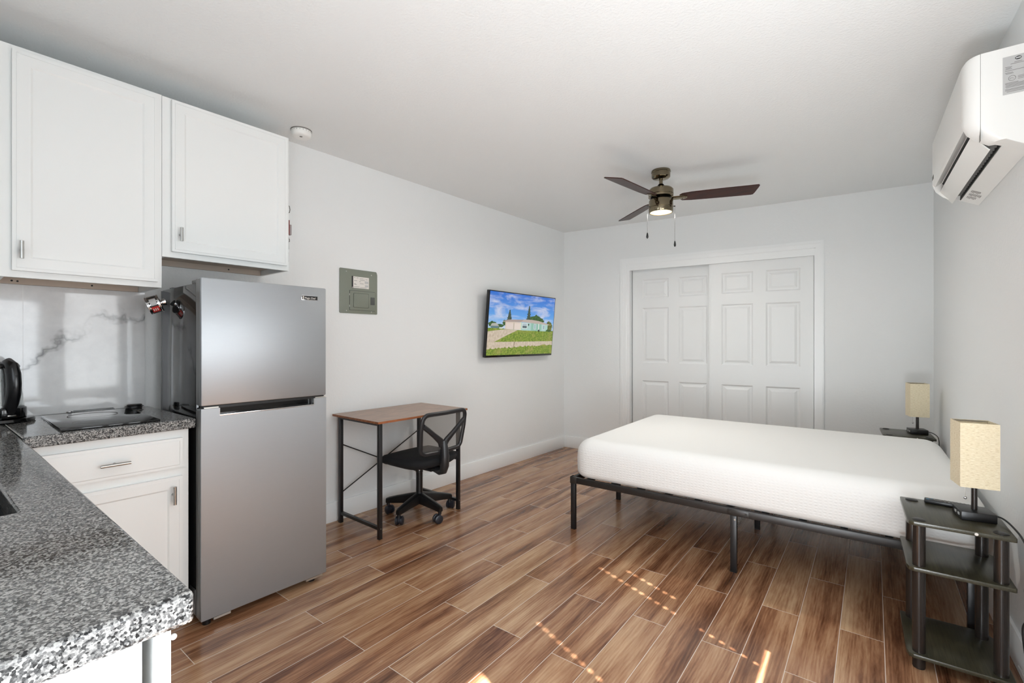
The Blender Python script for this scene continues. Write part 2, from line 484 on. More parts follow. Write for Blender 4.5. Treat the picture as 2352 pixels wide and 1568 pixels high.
# baseboards
BH = .138
struct(MB().box(0, .014, 1.40, 4.89, 0, BH, .003).build('baseboard_left', M_TRIM, loc=rl, rot=(0, 0, AL)))
b = MB(); b.box(.012, .703, -.014, 0, 0, BH, .003); b.box(2.614, 3.4, -.014, 0, 0, BH, .003)
struct(b.build('baseboard_back', M_TRIM, loc=bo, rot=(0, 0, AB)))
struct(MB().box(-.014, 0, 2.0, 5.16, 0, BH, .003).build('baseboard_right', M_TRIM, loc=rr, rot=(0, 0, AR)))

# closet casing, header and the two sliding six-panel doors
c = MB()
def ushape(a, b_, top, ia, ib, itop): return [(a, 0), (a, top), (b_, top), (b_, 0), (ib, 0), (ib, itop), (ia, itop), (ia, 0)]
c.prism(ushape(.702, 2.615, 2.196, .775, 2.552, 2.128), -.016, 0, 'y')
c.prism(ushape(.712, 2.605, 2.186, .730, 2.590, 2.170), -.021, -.0161, 'y')
c.prism(ushape(.756, 2.570, 2.146, .768, 2.558, 2.134), -.0185, -.0161, 'y')
struct(c.build('trim_1', M_TRIM, loc=bo, rot=(0, 0, AB)))
c = MB(); c.box(.775, .806, -.004, .118, 0, 2.128); c.box(2.541, 2.552, -.004, .118, 0, 2.128); c.box(.806, 2.541, -.008, .012, 2.062, 2.128)
struct(c.build('trim_2', M_TRIM, loc=bo, rot=(0, 0, AB)))
def leaf(name, u0, u1, y0, cols):
    ps = []
    for a, b_ in cols:
        for z0, z1 in ((.20, .838), (1.035, 1.646), (1.754, 1.962)): ps.append((a-u0, b_-u0, z0-.012, z1-.012))
    m = MB(); paneled(m, u1-u0, 2.075, .034, ps, (.014, .012, .034, .003), M=Matrix.Translation((u0, y0, .012)))
    if name == 'door_2': m.box(u0, u0+.016, y0-.004, y0+.001, .012, 2.087)
    return struct(m.build(name, M_DOOR, loc=bo, rot=(0, 0, AB), sharp=20))
leaf('door_1', .816, 1.716, .082, ((.926, 1.213), (1.319, 1.605)))
leaf('door_2', 1.634, 2.538, .020, ((1.752, 2.037), (2.148, 2.434)))

# ---------------------------------------------------------------- kitchen
KX = lambda y: WL(y)
def tbar(mb, x, y, z, L, vertical=True):
    """T-bar pull standing out along +x from (x,y,z)"""
    mb.cyl((x, y, z), (x+.028, y, z), .005, seg=14)
    if vertical: mb.cyl((x+.028, y, z-L/2), (x+.028, y, z+L/2), .0062, seg=16)
    else: mb.cyl((x+.028, y-L/2, z), (x+.028, y+L/2, z), .0062, seg=16)
    return mb
MX = Matrix(((0, -1, 0, 0), (1, 0, 0, 0), (0, 0, 1, 0), (0, 0, 0, 1)))   # paneled leaf facing -y -> facing +x (x->y, y->-x)
def wall_cabinet(label, y0, y1, z0, z1, door, handle, frame_open=True):
    t = thing('wall_cabinet', label, 'cabinet', (WL(y0), y0, z0), AL)
    W, H, D = y1-y0, z1-z0, .345
    b = MB(); b.box(.003, D-.018, 0, .016, 0, H); b.box(.003, D-.018, W-.016, W, 0, H); b.box(.003, D-.018, .016, W-.016, H-.016, H)
    dy0, dy1, dz0, dz1 = door[0]-y0, door[1]-y0, door[2]-z0, door[3]-z0
    b.box(D-.018, D, 0, dy0+.02, 0, H); b.box(D-.018, D, dy1-.02, W, 0, H)
    b.box(D-.018, D, dy0+.02, dy1-.02, 0, dz0+.02); b.box(D-.018, D, dy0+.02, dy1-.02, dz1-.02, H)
    b.build('cabinet_body', M_CAB, t)
    MB().box(.02, D-.02, .017, W-.017, .030, .042).build('bottom_panel', M_RAW, t, label='unpainted greige bottom panel')
    r = MB(); r.box(.004, .02, .018, W-.018, .0, .03)
    r.build('hanging_rail', M_RAW, t, label='unpainted greige hanging rail')
    for yy, zz in ((.06, .014), (.078, .013), (W-.2, .016)): MB().cyl((.0199, yy, zz), (.0215, yy, zz), .004, seg=10).build('screw', M_INK, t)
    if dy1 > dy0:
        d = MB()
        paneled(d, dy1-dy0, dz1-dz0, .019, [(.052, dy1-dy0-.052, .052, dz1-dz0-.052)], (.007, .005, 0, 0), M=Matrix.Translation((D+.020, dy0, dz0)) @ MX)
        # raised lip round the door edge
        w_, h_ = dy1-dy0, dz1-dz0
        for (a, b_, c_, e_) in ((.012, w_-.012, .012, .015), (.012, w_-.012, h_-.015, h_-.012), (.012, .015, .012, h_-.012), (w_-.015, w_-.012, .012, h_-.012)):
            d.box(D+.0195, D+.0222, dy0+a, dy0+b_, dz0+c_, dz0+e_)
        dd = d.build('door', M_CAB, t, sharp=20)
        if handle:
            hb = MB(); tbar(hb, D+.020, handle[0]-y0, handle[1]-z0, handle[2]); hb.build('handle', M_NICKEL, dd)
    return t
wall_cabinet('tall white wall cabinet above the cooktop with one nickel pull', .246, .777, 1.530, 2.457, (.281, .758, 1.556, 2.437), (.306, 1.637, .07))
wall_cabinet('shorter white wall cabinet above the steel fridge', .7785, 1.389, 1.682, 2.455, (.814, 1.374, 1.709, 2.446), (.846, 1.793, .066))
wall_cabinet('white wall cabinet cut off at the picture edge beyond the cooktop cabinet', -.44, .2445, 1.530, 2.459, (-.40, .20, 1.556, 2.437), (.17, 1.637, .07))

# base cabinet under the cooktop
t = thing('base_cabinet', 'white base cabinet with drawer and door between sink counter and fridge', 'cabinet', (WL(.28), .262, 0), AL)
D = .628; y0 = .262
b = MB(); b.box(.004, D-.018, 0, .541, .095, .8865); b.box(.004, D-.06, 0, .541, 0, .095)
b.box(D-.018, D, 0, .541, .095, .8865)
b.build('cabinet_body', M_CAB, t)
d = MB(); paneled(d, .46, .128, .018, [(.010, .450, .010, .118)], (.003, -.002, 0, 0), M=Matrix.Translation((D+.018, .055, .721)) @ MX)
dr = d.build('drawer', M_CAB, t, sharp=20)
h = MB(); tbar(h, D+.018, .28, .781, .095, False); h.build('handle', M_NICKEL, dr)
d = MB(); paneled(d, .46, .516, .018, [(.05, .41, .05, .466)], (.006, .005, 0, 0), M=Matrix.Translation((D+.018, .055, .166)) @ MX)
for (a, b_, c_, e_) in ((.012, .448, .012, .0145), (.012, .448, .5015, .504), (.012, .0145, .012, .504), (.4455, .448, .012, .504)):
    d.box(D+.0175, D+.0198, .055+a, .055+b_, .166+c_, .166+e_)
dr = d.build('door', M_CAB, t, sharp=20)
h = MB(); tbar(h, D+.018, .478, .607, .078); h.build('handle', M_NICKEL, dr)

# base cabinet under the sink counter (its end panel faces the viewer)
t = thing('base_cabinet', 'white sink base cabinet with an open slot near its free end', 'cabinet', (-2.40, YN+.005, 0))
x1 = 1.635; Y = lambda y: y-(YN+.005)
b = MB(); b.box(x1-.02, x1, 0, Y(.195), 0, .8865); b.box(0, x1-.02, 0, .02, .09, .8865); b.box(0, x1-.02, .02, Y(.19), .09, .11)
b.box(.03, x1, Y(.186), Y(.19), 0, .09)
b.build('cabinet_body', M_CAB, t)
b = MB(); b.box(.64, x1-.05, Y(.175), Y(.19), .11, .84); b.build('inner_frame', M_RAW, t, label='unpainted inside of the cabinet')
b = MB(); b.box(0.1, x1, Y(.211), Y(.228), .09, .882, .002); b.box(0, .1, Y(.211), Y(.228), .09, .882)
dd = b.build('door', M_CAB, t)
b = MB(); b.sphere((x1-.006, Y(.232), .862), .0042); b.build('bumper', M_WHITEPL, dd)

# worktop: one thing, two granite slabs that meet on a pale seam
t = thing('countertop', 'speckled grey granite L-shaped countertop running from fridge to sink', 'countertop', (-2.0, .1, .887))
Z0, Z1 = .887, .93
b = MB(); b.prism([(WL(.267)+.002, .267), (-2.397, .267), (-2.397, .807), (WL(.807)+.002, .807)], Z0, Z1, 'z')
b.build('slab', M_GRAN, t, loc=(2.0, -.1, -.887), bevel=.006)
sx0, sx1, sy0, sy1 = -2.06, -1.361, -.28, .143
xs = [WL(-.2)+.004, sx0, sx1, -.738]; ys = [YN+.003, sy0, sy1, .2655]
bm = MB(); tb = bmesh.new(); vv = {}
for k, zz in ((0, Z0), (1, Z1)):
    for i, x in enumerate(xs):
        for j, y in enumerate(ys):
            yy = y if j < 3 else (.2655 - .0185*(x+2.397)/1.66 if x > -2.397 else .2655)
            vv[i, j, k] = tb.verts.new((x, yy, zz))
for i in range(3):
    for j in range(3):
        if (i, j) == (1, 1): continue
        for k in (0, 1):
            tb.faces.new([vv[i, j, k], vv[i+1, j, k], vv[i+1, j+1, k], vv[i, j+1, k]])
def side(p, q): tb.faces.new([vv[(*p, 0)], vv[(*q, 0)], vv[(*q, 1)], vv[(*p, 1)]])
for i in range(3): side((i, 0), (i+1, 0)); side((i, 3), (i+1, 3)); side((0, i), (0, i+1)); side((3, i), (3, i+1))
for p, q in (((1, 1), (2, 1)), ((2, 1), (2, 2)), ((2, 2), (1, 2)), ((1, 2), (1, 1))): side(p, q)
bmesh.ops.recalc_face_normals(tb, faces=tb.faces)
bm._merge(tb); bm.build('slab', M_GRAN, t, loc=(2.0, -.1, -.887), bevel=.006)
MB().box(WL(.267)+.004, -2.40, .2652, .2675, Z1-.002, Z1+.0004).build('seam', M_SEAM, t, loc=(2.0, -.1, -.887), label='pale caulk seam')

b = MB()
b.box(sx0-.01, sx1+.01, sy0-.01, sy1+.01, .69, .70)
b.box(sx0-.01, sx0, sy0-.01, sy1+.01, .70, .886); b.box(sx1, sx1+.01, sy0-.01, sy1+.01, .70, .886)
b.box(sx0, sx1, sy0-.01, sy0, .70, .886); b.box(sx0, sx1, sy1, sy1+.01, .70, .886)
t = thing('kitchen_sink', 'black undermount sink sunk in the granite counter', 'sink', ((sx0+sx1)/2, 0, .69))
b.build('basin', M_SINK, t, loc=(-(sx0+sx1)/2, 0, -.69))
b = MB(); b.lathe([(0, .0), (.045, .0), (.05, .004), (.03, .002), (0, .002)], (-.0, -.07, .0102)); b.build('drain', M_CHROME, t)

# marble splashback with one vertical joint
t = thing('backsplash', 'glossy white veined marble slab backsplash behind the cooktop', 'backsplash', (WL(.342), .342, .931), AL)
MB().box(.001, .008, -.78, -.0006, 0, .598).build('marble_slab', M_MARB, t)
MB().box(.001, .008, .0006, .449, 0, .598).build('marble_slab', M_MARB, t)
MB().box(.001, .0076, -.0006, .0006, 0, .598).build('joint', mat('white_grout', (244, 244, 243), .5), t)

# two-burner glass cooktop
t = thing('cooktop', 'black glass cooktop lying on the granite beside the fridge', 'cooktop', (-2.70, .535, .9302), AL)
MB().box(-.255, .27, -.155, .155, .0, .0085, .002).build('glass_plate', M_GLASSTOP, t)
r = MB()
for cx, rad in ((-.12, .085), (.12, .1)):
    r.lathe([(rad, .0), (rad+.002, 0), (rad+.002, .0002), (rad, .0002), (rad, 0)], (cx, 0, .0085), 48)
r.build('burner_ring', M_INKGREY, t)

# little things along the splashback
t = thing('sink_stopper', 'black round rubber stopper standing on the counter near the fridge', 'stopper', (-3.006, .735, .9302))
MB().lathe([(0, 0), (.030, 0), (.032, .004), (.031, .008), (.038, .010), (.038, .012), (.031, .013), (.032, .018), (.029, .0205), (0, .021)]).build('plug', M_BLACK, t)
MB().lathe([(0, .0212), (.018, .0212), (.018, .0222), (0, .0226)]).build('knob', M_BLKGLOSS, t)
t = thing('glass_tray', 'small flat clear glass tray lying against the backsplash', 'tray', (WL(.58)+.024, .585, .9302), AL)
b = MB(); b.box(-.014, .014, -.075, .075, 0, .004, .001); b.box(-.014, -.012, -.075, .075, .004, .009); b.box(.012, .014, -.075, .075, .004, .008)
b.build('tray_body', mat('pale_glass', (235, 238, 238), .08, trans=.8), t)
MB().sphere((0, -.09, .006), .008, 1, 1.6, .6).build('tab', M_CHROME, t)

# kettle
t = thing('electric_kettle', 'glass electric kettle with black handle on its black base', 'kettle', (-2.938, .254, .9303), R(17))
MB().lathe([(0, 0), (.110, 0), (.114, .006), (.110, .016), (.07, .02), (0, .02)], seg=40).build('power_base', M_BLKGLOSS, t)
b = MB(); b.lathe([(0, .021), (.086, .021), (.086, .058), (.08, .063), (.06, .064), (0, .064)], seg=40); b.box(.05, .103, -.03, .03, .022, .064, .006); b.build('lower_body', M_BLKGLOSS, t)
MB().lathe([(.079, .064), (.074, .12), (.066, .19), (.062, .235), (.059, .235), (.063, .19), (.071, .12), (.076, .066), (.079, .064)], seg=40).build('glass_jug', M_GLASS, t)
MB().lathe([(0, .252), (.03, .255), (.058, .25), (.066, .236), (.064, .228), (0, .228)], seg=40).build('lid', M_BLACK, t)
b = MB()
pts = [(.055, 0, .243), (.080, 0, .247), (.104, 0, .235), (.117, 0, .205), (.121, 0, .165), (.118, 0, .125), (.106, 0, .09), (.092, 0, .062), (.086, 0, .04)]
b.tube(pts, [.015, .019, .021, .022, .022, .022, .021, .019, .016], seg=16, flat=1.4)
b.tube([(.066, 0, .236), (.078, 0, .21), (.085, 0, .16), (.086, 0, .11), (.086, 0, .06)], [.016]*5, seg=12, flat=1.5)
hd = b.build('handle', mat('satin_black', (14, 14, 16), .22), t)
MB().box(.088, .107, -.014, .014, .03, .036, .002).build('switch', M_NICKEL, hd)

# refrigerator
t = thing('refrigerator', 'stainless steel top-freezer refrigerator with black sides', 'refrigerator', (WL(.825), .826, 0), AL)
W = .588
MB().box(.165, .648, 0, W, .03, 1.535, .004).build('cabinet_body', M_FRSIDE, t)
MB().box(.17, .22, .03, W-.03, 1.535, 1.548).build('rear_cap', M_FRGREY, t)
MB().box(.165, .172, -.006, .0, .03, 1.53).build('back_edge', M_FRGREY, t)
u = MB(); u.box(.655, .713, 0, W, .985, 1.556, .006); ud = u.build('freezer_door', M_STEEL, t)
MB().box(.655, .700, -.0015, -.0003, .99, 1.55).build('door_side', M_FRGREY, ud)
l = MB(); l.box(.655, .6795, .002, W-.002, .036, .970)
l.prism([(0, .036), (W, .036), (W, .973), (.520, .973), (.520, .940), (.072, .940), (.072, .973), (0, .973)], .680, .713, 'x')
ld = l.build('fridge_door', M_STEEL, t)
b = MB(); b.box(.676, .684, .072, .520, .938, .972); b.build('handle_recess', M_BLKGLOSS, ld, label='black recessed grip')
b = MB(); b.box(.684, .7145, .073, .519, .937, .9425, .001); b.box(.70, .7138, .0715, .0745, .94, .972); b.box(.70, .7138, .518, .521, .94, .972); b.build('grip_lip', M_CHROME, ld)
MB().box(.655, .700, -.0015, -.0003, .04, .965).build('door_side', M_FRGREY, ld)
b = MB(); b.box(.66, .706, .01, W-.01, .972, .9835); b.build('seam_gasket', M_BLACK, t)
MB().box(.664, .7115, .012, .07, .974, .979).build('middle_hinge', M_SCREW, t); MB().box(.664, .7115, W-.06, W-.004, .974, .979).build('middle_hinge', M_SCREW, t)
b = MB(); b.box(.56, .70, .01, .08, 1.5375, 1.553, .003); b.build('hinge_cover', M_FRGREY, t)
b = MB(); b.box(.58, .652, -.004, -.0005, .045, .16, .003); b.build('reflection_plate', M_FRGREY, t)  # grey plate standing in for a reflection low on the glossy side
for yy in (.035, W-.06):
    MB().lathe([(0, 0), (.017, 0), (.018, .02), (.012, .024), (.012, .036), (0, .036)], (.668, yy, 0)).build('foot', M_BLACK, t)
for yy in (.06, W-.06):
    MB().cyl((.25, yy-.012, .018), (.25, yy+.012, .018), .018).build('wheel', M_BLACK, t)
MB().box(.66, .712, .05, .12, .024, .034).build('bottom_hinge', M_SCREW, t)
MB().box(.66, .712, W-.11, W-.02, .024, .034).build('bottom_hinge', M_SCREW, t)
bd = MB(); bd.box(.7132, .7142, .452, .541, 1.4865, 1.5115, .0004)
bg = bd.build('brand_badge', M_CHROME, ud)
MB().box(.7140, .7148, .4545, .5385, 1.489, 1.509).build('badge_plate', M_INK, bg)
FX = Matrix(((0, 0, 1, 0), (1, 0, 0, 0), (0, 1, 0, 0), (0, 0, 0, 1)))      # text plane x->y, y->z, faces +x
b = MB(); b.text('Magic Chef', .0128, Matrix.Translation((.7150, .4685, 1.4935)) @ FX, depth=.0002)
b.sphere((.715, .4615, 1.4955), .0032, .15, 1, 1.1); b.box(.7148, .7153, .4585, .4645, 1.5005, 1.503); b.sphere((.715, .4615, 1.5045), .0032, .15, 1.1, .6)
b.build('lettering', M_PAPER, bg)

# magnetic tin hanging off the fridge side
az = Vector((-.31, -.87, -.36)).normalized(); vx = Vector((.95, -.29, -.05)); vx = (vx-az*vx.dot(az)).normalized(); vy = az.cross(vx)
t = thing('tin_can', 'small food tin with red label held by magnet on the fridge side', 'tin', (-2.797, .810, 1.472))
t.rotation_euler = Matrix((vx, vy, az)).transposed().to_euler()
L = .056; r0 = .042; g = .022
MB().lathe([(0, g), (r0, g), (r0+.002, g+.002), (r0+.002, g+.005), (r0, g+.007), (r0, g+L-.007), (r0+.002, g+L-.005), (r0+.002, g+L-.002), (r0, g+L), (r0-.004, g+L), (r0-.005, g+L-.003), (0, g+L-.003)], seg=40).build('can_body', M_CHROME, t)
def wrap(a0, a1, z0, z1, m, name, rr_=r0+.0006):
    b = MB(); n = 16
    for i in range(n):
        A, B = a0+(a1-a0)*i/n, a0+(a1-a0)*(i+1)/n
        b.face([(rr_*math.cos(A), rr_*math.sin(A), z0), (rr_*math.cos(B), rr_*math.sin(B), z0), (rr_*math.cos(B), rr_*math.sin(B), z1), (rr_*math.cos(A), rr_*math.sin(A), z1)], None, True)
    return b.build(name, m, t)
wrap(R(-190), R(170), g+.010, g+L-.010, M_INK, 'label_band')
wrap(R(-58), R(-14), g+.012, g+L-.014, M_RED, 'red_label', r0+.0011)
wrap(R(-6), R(40), g+.014, g+L-.016, M_STICKER, 'grey_label', r0+.0011)
b = MB()
for k in range(3): b.box(r0+.0008, r0+.0018, -.008, .006, g+.018+k*.008, g+.022+k*.008, M=Matrix.Rotation(R(-34), 4, 'Z'))
b.build('print', M_PAPER, t)
MB().lathe([(0, .0), (.017, .0), (.018, .004), (.016, .016), (.010, .018), (.010, g), (0, g)]).build('magnet', M_CHROME, t)
b = MB(); b.lathe([(.006, .0), (.008, .0), (.008, .001), (.006, .001), (.006, 0)], (0, .012, g+L-.003)); b.box(-.002, .002, -.004, .014, g+L-.003, g+L-.0012); b.build('pull_tab', M_STICKER, t)

# small things on the far side of the short wall cabinet
def on_side(name, label, cat, z, dx=0.):
    return thing(name, label, cat, (-2.712+dx, 1.3818, z), AL)
t = on_side('cup_hook', 'small grey ring hook on the cabinet side, uppermost of the row', 'hook', 2.045)
MB().tube([(0, .001, .022), (0, .010, .018), (0, .0135, 0), (0, .010, -.018), (0, .001, -.022)], .0025).build('ring', M_GREYPL, t)
t = on_side('bottle_opener', 'red and grey gadget fixed to the cabinet side below the ring hook', 'gadget', 1.925)
MB().box(-.012, .012, 0, .006, -.03, .055, .001).build('backing', M_DKRED, t)
MB().box(-.012, .012, .006, .018, -.03, .03, .002).build('grip', mat('mauve_grey', (150, 140, 140), .5), t)
t = on_side('key_hook', 'little metal hook on the cabinet side below the red gadget', 'hook', 1.865)
MB().box(-.008, .008, 0, .003, -.055, .02).build('plate', M_GREYPL, t)
MB().tube([(0, .003, .01), (0, .010, .006), (0, .011, -.006), (0, .005, -.012)], .0022).build('prong', M_GREYPL, t)
t = on_side('magnet_strip', 'thin dark strip low on the cabinet side, lowest of the row', 'strip', 1.765, -.004)
MB().box(-.008, .008, 0, .004, -.028, .028).build('strip_body', mat('dark_strip', (70, 64, 60), .5), t)
MB().cyl((0, .004, -.02), (0, .0055, -.02), .003).build('rivet', M_INK, t)

# ---------------------------------------------------------------- wall things
t = thing('electrical_panel', 'grey metal breaker panel on the wall beside the fridge', 'electrical panel', (WL(1.917), 1.917, 1.478), AL)
W, H = .316, .324
b = MB(); b.prism([(.006, 0), (W-.004, 0), (W, .004), (W, H-.022), (W-.006, H-.004), (W-.012, H), (.006, H), (0, H-.006), (0, .006)], .0005, .008, 'x', bev=.0015)
b.build('cover_plate', M_PANEL, t)
dz0, dz1, dy0, dy1 = .026, .166, .08, .292
MB().box(.0078, .0084, dy0-.003, dy1+.002, dz0-.003, dz1+.003).build('door_gap', M_PANELDK, t)
d = MB(); d.box(.008, .0115, dy0, dy1, dz0, dz1, .001)
dd = d.build('door', M_PANEL, t)
d = MB(); d.box(.0105, .0175, dy0+.028, dy0+.155, dz0+.018, dz1-.016, .006); d.build('raised_panel', M_PANEL, dd)
for zz in (dz0+.028, dz1-.028): MB().cyl((.0095, dy0-.0015, zz-.007), (.0095, dy0-.0015, zz+.007), .002).build('hinge', M_SCREW, dd)
d = MB(); d.box(.011, .0142, .254, .289, .070, .127, .001); d.box(.0142, .0149, .265, .276, .092, .096); d.box(.0142, .0149, .265, .276, .080, .083); d.build('latch', M_PANELDK, dd)
for yy, zz in ((.052, H-.022), (.262, H-.03), (.052, .018), (.262, .016)):
    MB().lathe([(0, .0028), (.003, .0026), (.0042, .001), (.0042, 0)], M=Matrix.Translation((.008, yy, zz)) @ Matrix.Rotation(PI/2, 4, 'Y')).build('screw', M_SCREW, t)
lb = MB(); lb.box(.0081, .0086, .108, .241, .188, .272); lo = lb.build('directory_label', M_PAPER, t)
MB().box(.0086, .0089, .096, .108, .186, .274).build('black_band', M_INK, lo)
b = MB()
for (a, c_, z) in ((.113, .127, .262), (.136, .152, .262), (.162, .196, .258), (.202, .206, .258), (.212, .23, .256), (.163, .205, .247), (.115, .14, .240), (.157, .172, .236), (.163, .196, .222), (.115, .131, .218), (.116, .137, .212), (.112, .16, .196), (.165, .22, .193)):
    b.box(.0086, .0089, a, c_, z, z+.0028)
b.build('print', M_INKGREY, lo)
b = MB(); b.box(.0086, .0089, .205, .236, .225, .244); b.box(.0086, .0089, .207, .235, .200, .216); b.build('fine_print', M_STICKER, lo)
MB().cyl((.0089, .102, .191), (.0092, .102, .191), .0035).build('mark', M_STICKER, lo)

# small hook in the wall above the TV
t = thing('wall_hook', 'tiny white hook left in the bare wall above the television', 'hook', (WL(3.72), 3.72, 1.992), AL)
MB().tube([(0.0005, 0, .012), (.006, 0, .010), (.010, 0, 0), (.006, 0, -.008)], .0016).build('hook_wire', M_WHITEPL, t)
MB().cyl((0.0003, 0, .012), (.002, 0, .012), .005).build('plate', M_WHITEPL, t)

# television
def emit_mat(name, node_fn):
    k = NT(name); c = node_fn(k)
    k.b.inputs['Base Color'].default_value = (0, 0, 0, 1); k.b.inputs['Roughness'].default_value = .25
    k.link(c, k.b.inputs['Emission Color']) if hasattr(c, 'is_output') else setattr(k.b.inputs['Emission Color'], 'default_value', (*c, 1))
    k.b.inputs['Emission Strength'].default_value = TVE
    return k.m
TVE = .62
def flat(rgb): return emit_mat('screen_colour_%d_%d_%d' % rgb, lambda k: lin(rgb))
def sky_nodes(k):
    s = k.add('ShaderNodeSeparateXYZ', i_0=k.obj())
    g = k.ramp(k.math('DIVIDE', s.outputs[2], .62), [(.40, lin((176, 214, 248))), (.65, lin((98, 166, 238))), (1., lin((42, 112, 214)))])
    mp = k.add('ShaderNodeMapping', i_Vector=k.obj()); mp.inputs['Scale'].default_value = (1, 2.2, 9.5); mp.inputs['Rotation'].default_value = (R(-7), 0, 0)
    n = k.add('ShaderNodeTexNoise', i_Vector=mp.outputs[0], i_Scale=1.25, i_Detail=5., i_Roughness=.6, i_Distortion=.5)
    return k.mix(k.ramp(n.outputs[0], [(.46, (0, 0, 0)), (.66, (.8, .8, .8))]), g, lin((222, 224, 240)))
def grass_nodes(k):
    mp = k.add('ShaderNodeMapping', i_Vector=k.obj()); mp.inputs['Scale'].default_value = (1, 1, 1.6)
    n = k.add('ShaderNodeTexNoise', i_Vector=mp.outputs[0], i_Scale=38., i_Detail=6., i_Roughness=.8)
    m2 = k.add('ShaderNodeTexNoise', i_Vector=mp.outputs[0], i_Scale=9., i_Detail=3.)
    c = k.ramp(n.outputs[0], [(.34, lin((58, 86, 18))), (.5, lin((122, 150, 40))), (.66, lin((184, 190, 92)))])
    return k.mix(k.ramp(m2.outputs[0], [(.5, (0, 0, 0)), (.72, (.55, .55, .55))]), c, lin((176, 164, 96)))
def tree_nodes(k):
    n = k.add('ShaderNodeTexNoise', i_Vector=k.obj(), i_Scale=70., i_Detail=4., i_Roughness=.7)
    return k.ramp(n.outputs[0], [(.35, lin((18, 44, 24))), (.52, lin((52, 96, 40))), (.7, lin((118, 146, 66)))])
def path_nodes(k):
    n = k.add('ShaderNodeTexNoise', i_Vector=k.obj(), i_Scale=40., i_Detail=4.)
    return k.ramp(n.outputs[0], [(.3, lin((196, 178, 156))), (.7, lin((226, 210, 190)))])
TW, TH = 1.118, .645
yc = 3.935
t = thing('television', 'flat television on the wall showing a pale green house under blue sky', 'television', (WL(yc)+.118, yc, 1.438), AL-R(.0))
t.rotation_euler = (0, R(5.2), AL)
b = MB(); b.box(-.040, -.006, -TW/2, TW/2, -TH/2, TH/2, .004); bz = b.build('bezel', M_BLKGLOSS, t)
b = MB(); b.box(-.062, -.040, -TW/2+.12, TW/2-.12, -TH/2+.03, TH/2-.16, .006); b.build('rear_housing', M_BLACK, t)
# screen picture: local u (y) 0..1, v (z) 0..1
SW, SH = TW-.022, TH-.030
sx = -.0058
scr = MB()
lay = [0]
def SP(poly, m):
    lay[0] += 1; d = lay[0]*.00005
    scr.face([(d, (u-.5)*SW, v*SH) for u, v in poly], m)
def blob(cx, cy, rx, ry, m, n=26, j=.18, seed=1):
    rg = random.Random(seed)
    SP([(cx+rx*(1+rg.uniform(-j, j))*math.cos(2*PI*i/n), cy+ry*(1+rg.uniform(-j, j))*math.sin(2*PI*i/n)) for i in range(n)], m)
m_sky = emit_mat('screen_sky', sky_nodes); m_gr = emit_mat('screen_grass', grass_nodes); m_tr = emit_mat('screen_tree', tree_nodes); m_pa = emit_mat('screen_path', path_nodes)
SP([(0, 0), (1, 0), (1, 1), (0, 1)], m_sky)
SP([(0, .40), (.2, .425), (.6, .412), (1, .41), (1, 0), (0, 0)], m_gr)
SP([(0, .43), (.18, .45), (.22, .42), (.22, .36), (0, .36)], m_gr)
# driveway, walk
SP([(0, .375), (.22, .415), (.42, .41), (.25, .31), (.10, .215), (.05, .20), (0, .20)], m_pa)
SP([(0, .21), (.35, .215), (1, .225), (1, .155), (.7, .135), (.45, .125), (.2, .10), (0, .095)], m_pa)
SP([(.375, .212), (.39, .213), (.375, .118), (.37, .118)], flat((150, 132, 112)))
# far house and bushes at left
blob(.06, .49, .055, .045, m_tr, seed=4); blob(.16, .47, .05, .03, m_tr, seed=5)
SP([(.03, .46), (.05, .505), (.11, .51), (.15, .46)], flat((186, 186, 176))); SP([(.04, .43), (.04, .465), (.14, .465), (.14, .43)], flat((98, 128, 132)))
SP([(.15, .425), (.15, .445), (.2, .445), (.2, .425)], flat((228, 230, 234)))
# trees
def pine(cx, b0, top, w_, seed):
    rg = random.Random(seed); n = 14; L_, R_ = [], []
    for i in range(n+1):
        f = i/n; v = b0+(top-b0)*f; ww = w_*(1-f*.85)*(1 if i % 2 else .62)*(1+rg.uniform(-.15, .15))
        L_.append((cx-ww, v)); R_.append((cx+ww, v))
    SP(L_+R_[::-1], emit_mat('screen_pine', lambda k: k.ramp(k.add('ShaderNodeTexNoise', i_Vector=k.obj(), i_Scale=80., i_Detail=3.).outputs[0], [(.35, lin((28, 44, 38))), (.65, lin((84, 104, 82)))])))
pine(.285, .53, .735, .048, 2); pine(.575, .54, .825, .048, 3)
blob(.24, .52, .05, .05, m_tr, seed=9)
blob(.69, .60, .09, .075, m_tr, 34, .2, 11); blob(.76, .58, .07, .05, m_tr, 30, .2, 12); blob(.64, .60, .05, .05, m_tr, 26, .2, 15)
blob(.925, .49, .058, .085, emit_mat('screen_shrub', lambda k: k.ramp(k.add('ShaderNodeTexNoise', i_Vector=k.obj(), i_Scale=55., i_Detail=4.).outputs[0], [(.35, lin((48, 66, 26))), (.52, lin((104, 118, 50))), (.7, lin((188, 160, 84)))])), 34, .2, 13)
# house
SP([(.23, .42), (.23, .545), (.90, .525), (.90, .40), (.5, .405)], flat((178, 214, 206)))
SP([(.62, .405), (.62, .535), (.79, .53), (.79, .404)], flat((150, 196, 178)))
SP([(.23, .42), (.23, .54), (.465, .54), (.465, .412)], flat((226, 208, 192)))
SP([(.25, .42), (.25, .515), (.345, .518), (.345, .416)], flat((232, 216, 206))); SP([(.365, .416), (.365, .518), (.45, .52), (.45, .413)], flat((236, 220, 208)))
SP([(.347, .416), (.347, .53), (.36, .53), (.36, .416)], flat((196, 186, 168)))
SP([(.45, .41), (.45, .545), (.465, .545), (.465, .41)], flat((226, 228, 200)))
SP([(.195, .543), (.27, .575), (.62, .592), (.74, .578), (.93, .525), (.925, .514), (.5, .545), (.195, .535)], flat((178, 160, 152)))
SP([(.46, .546), (.5, .59), (.62, .592), (.74, .578), (.93, .525), (.925, .514)], flat((196, 180, 170)))
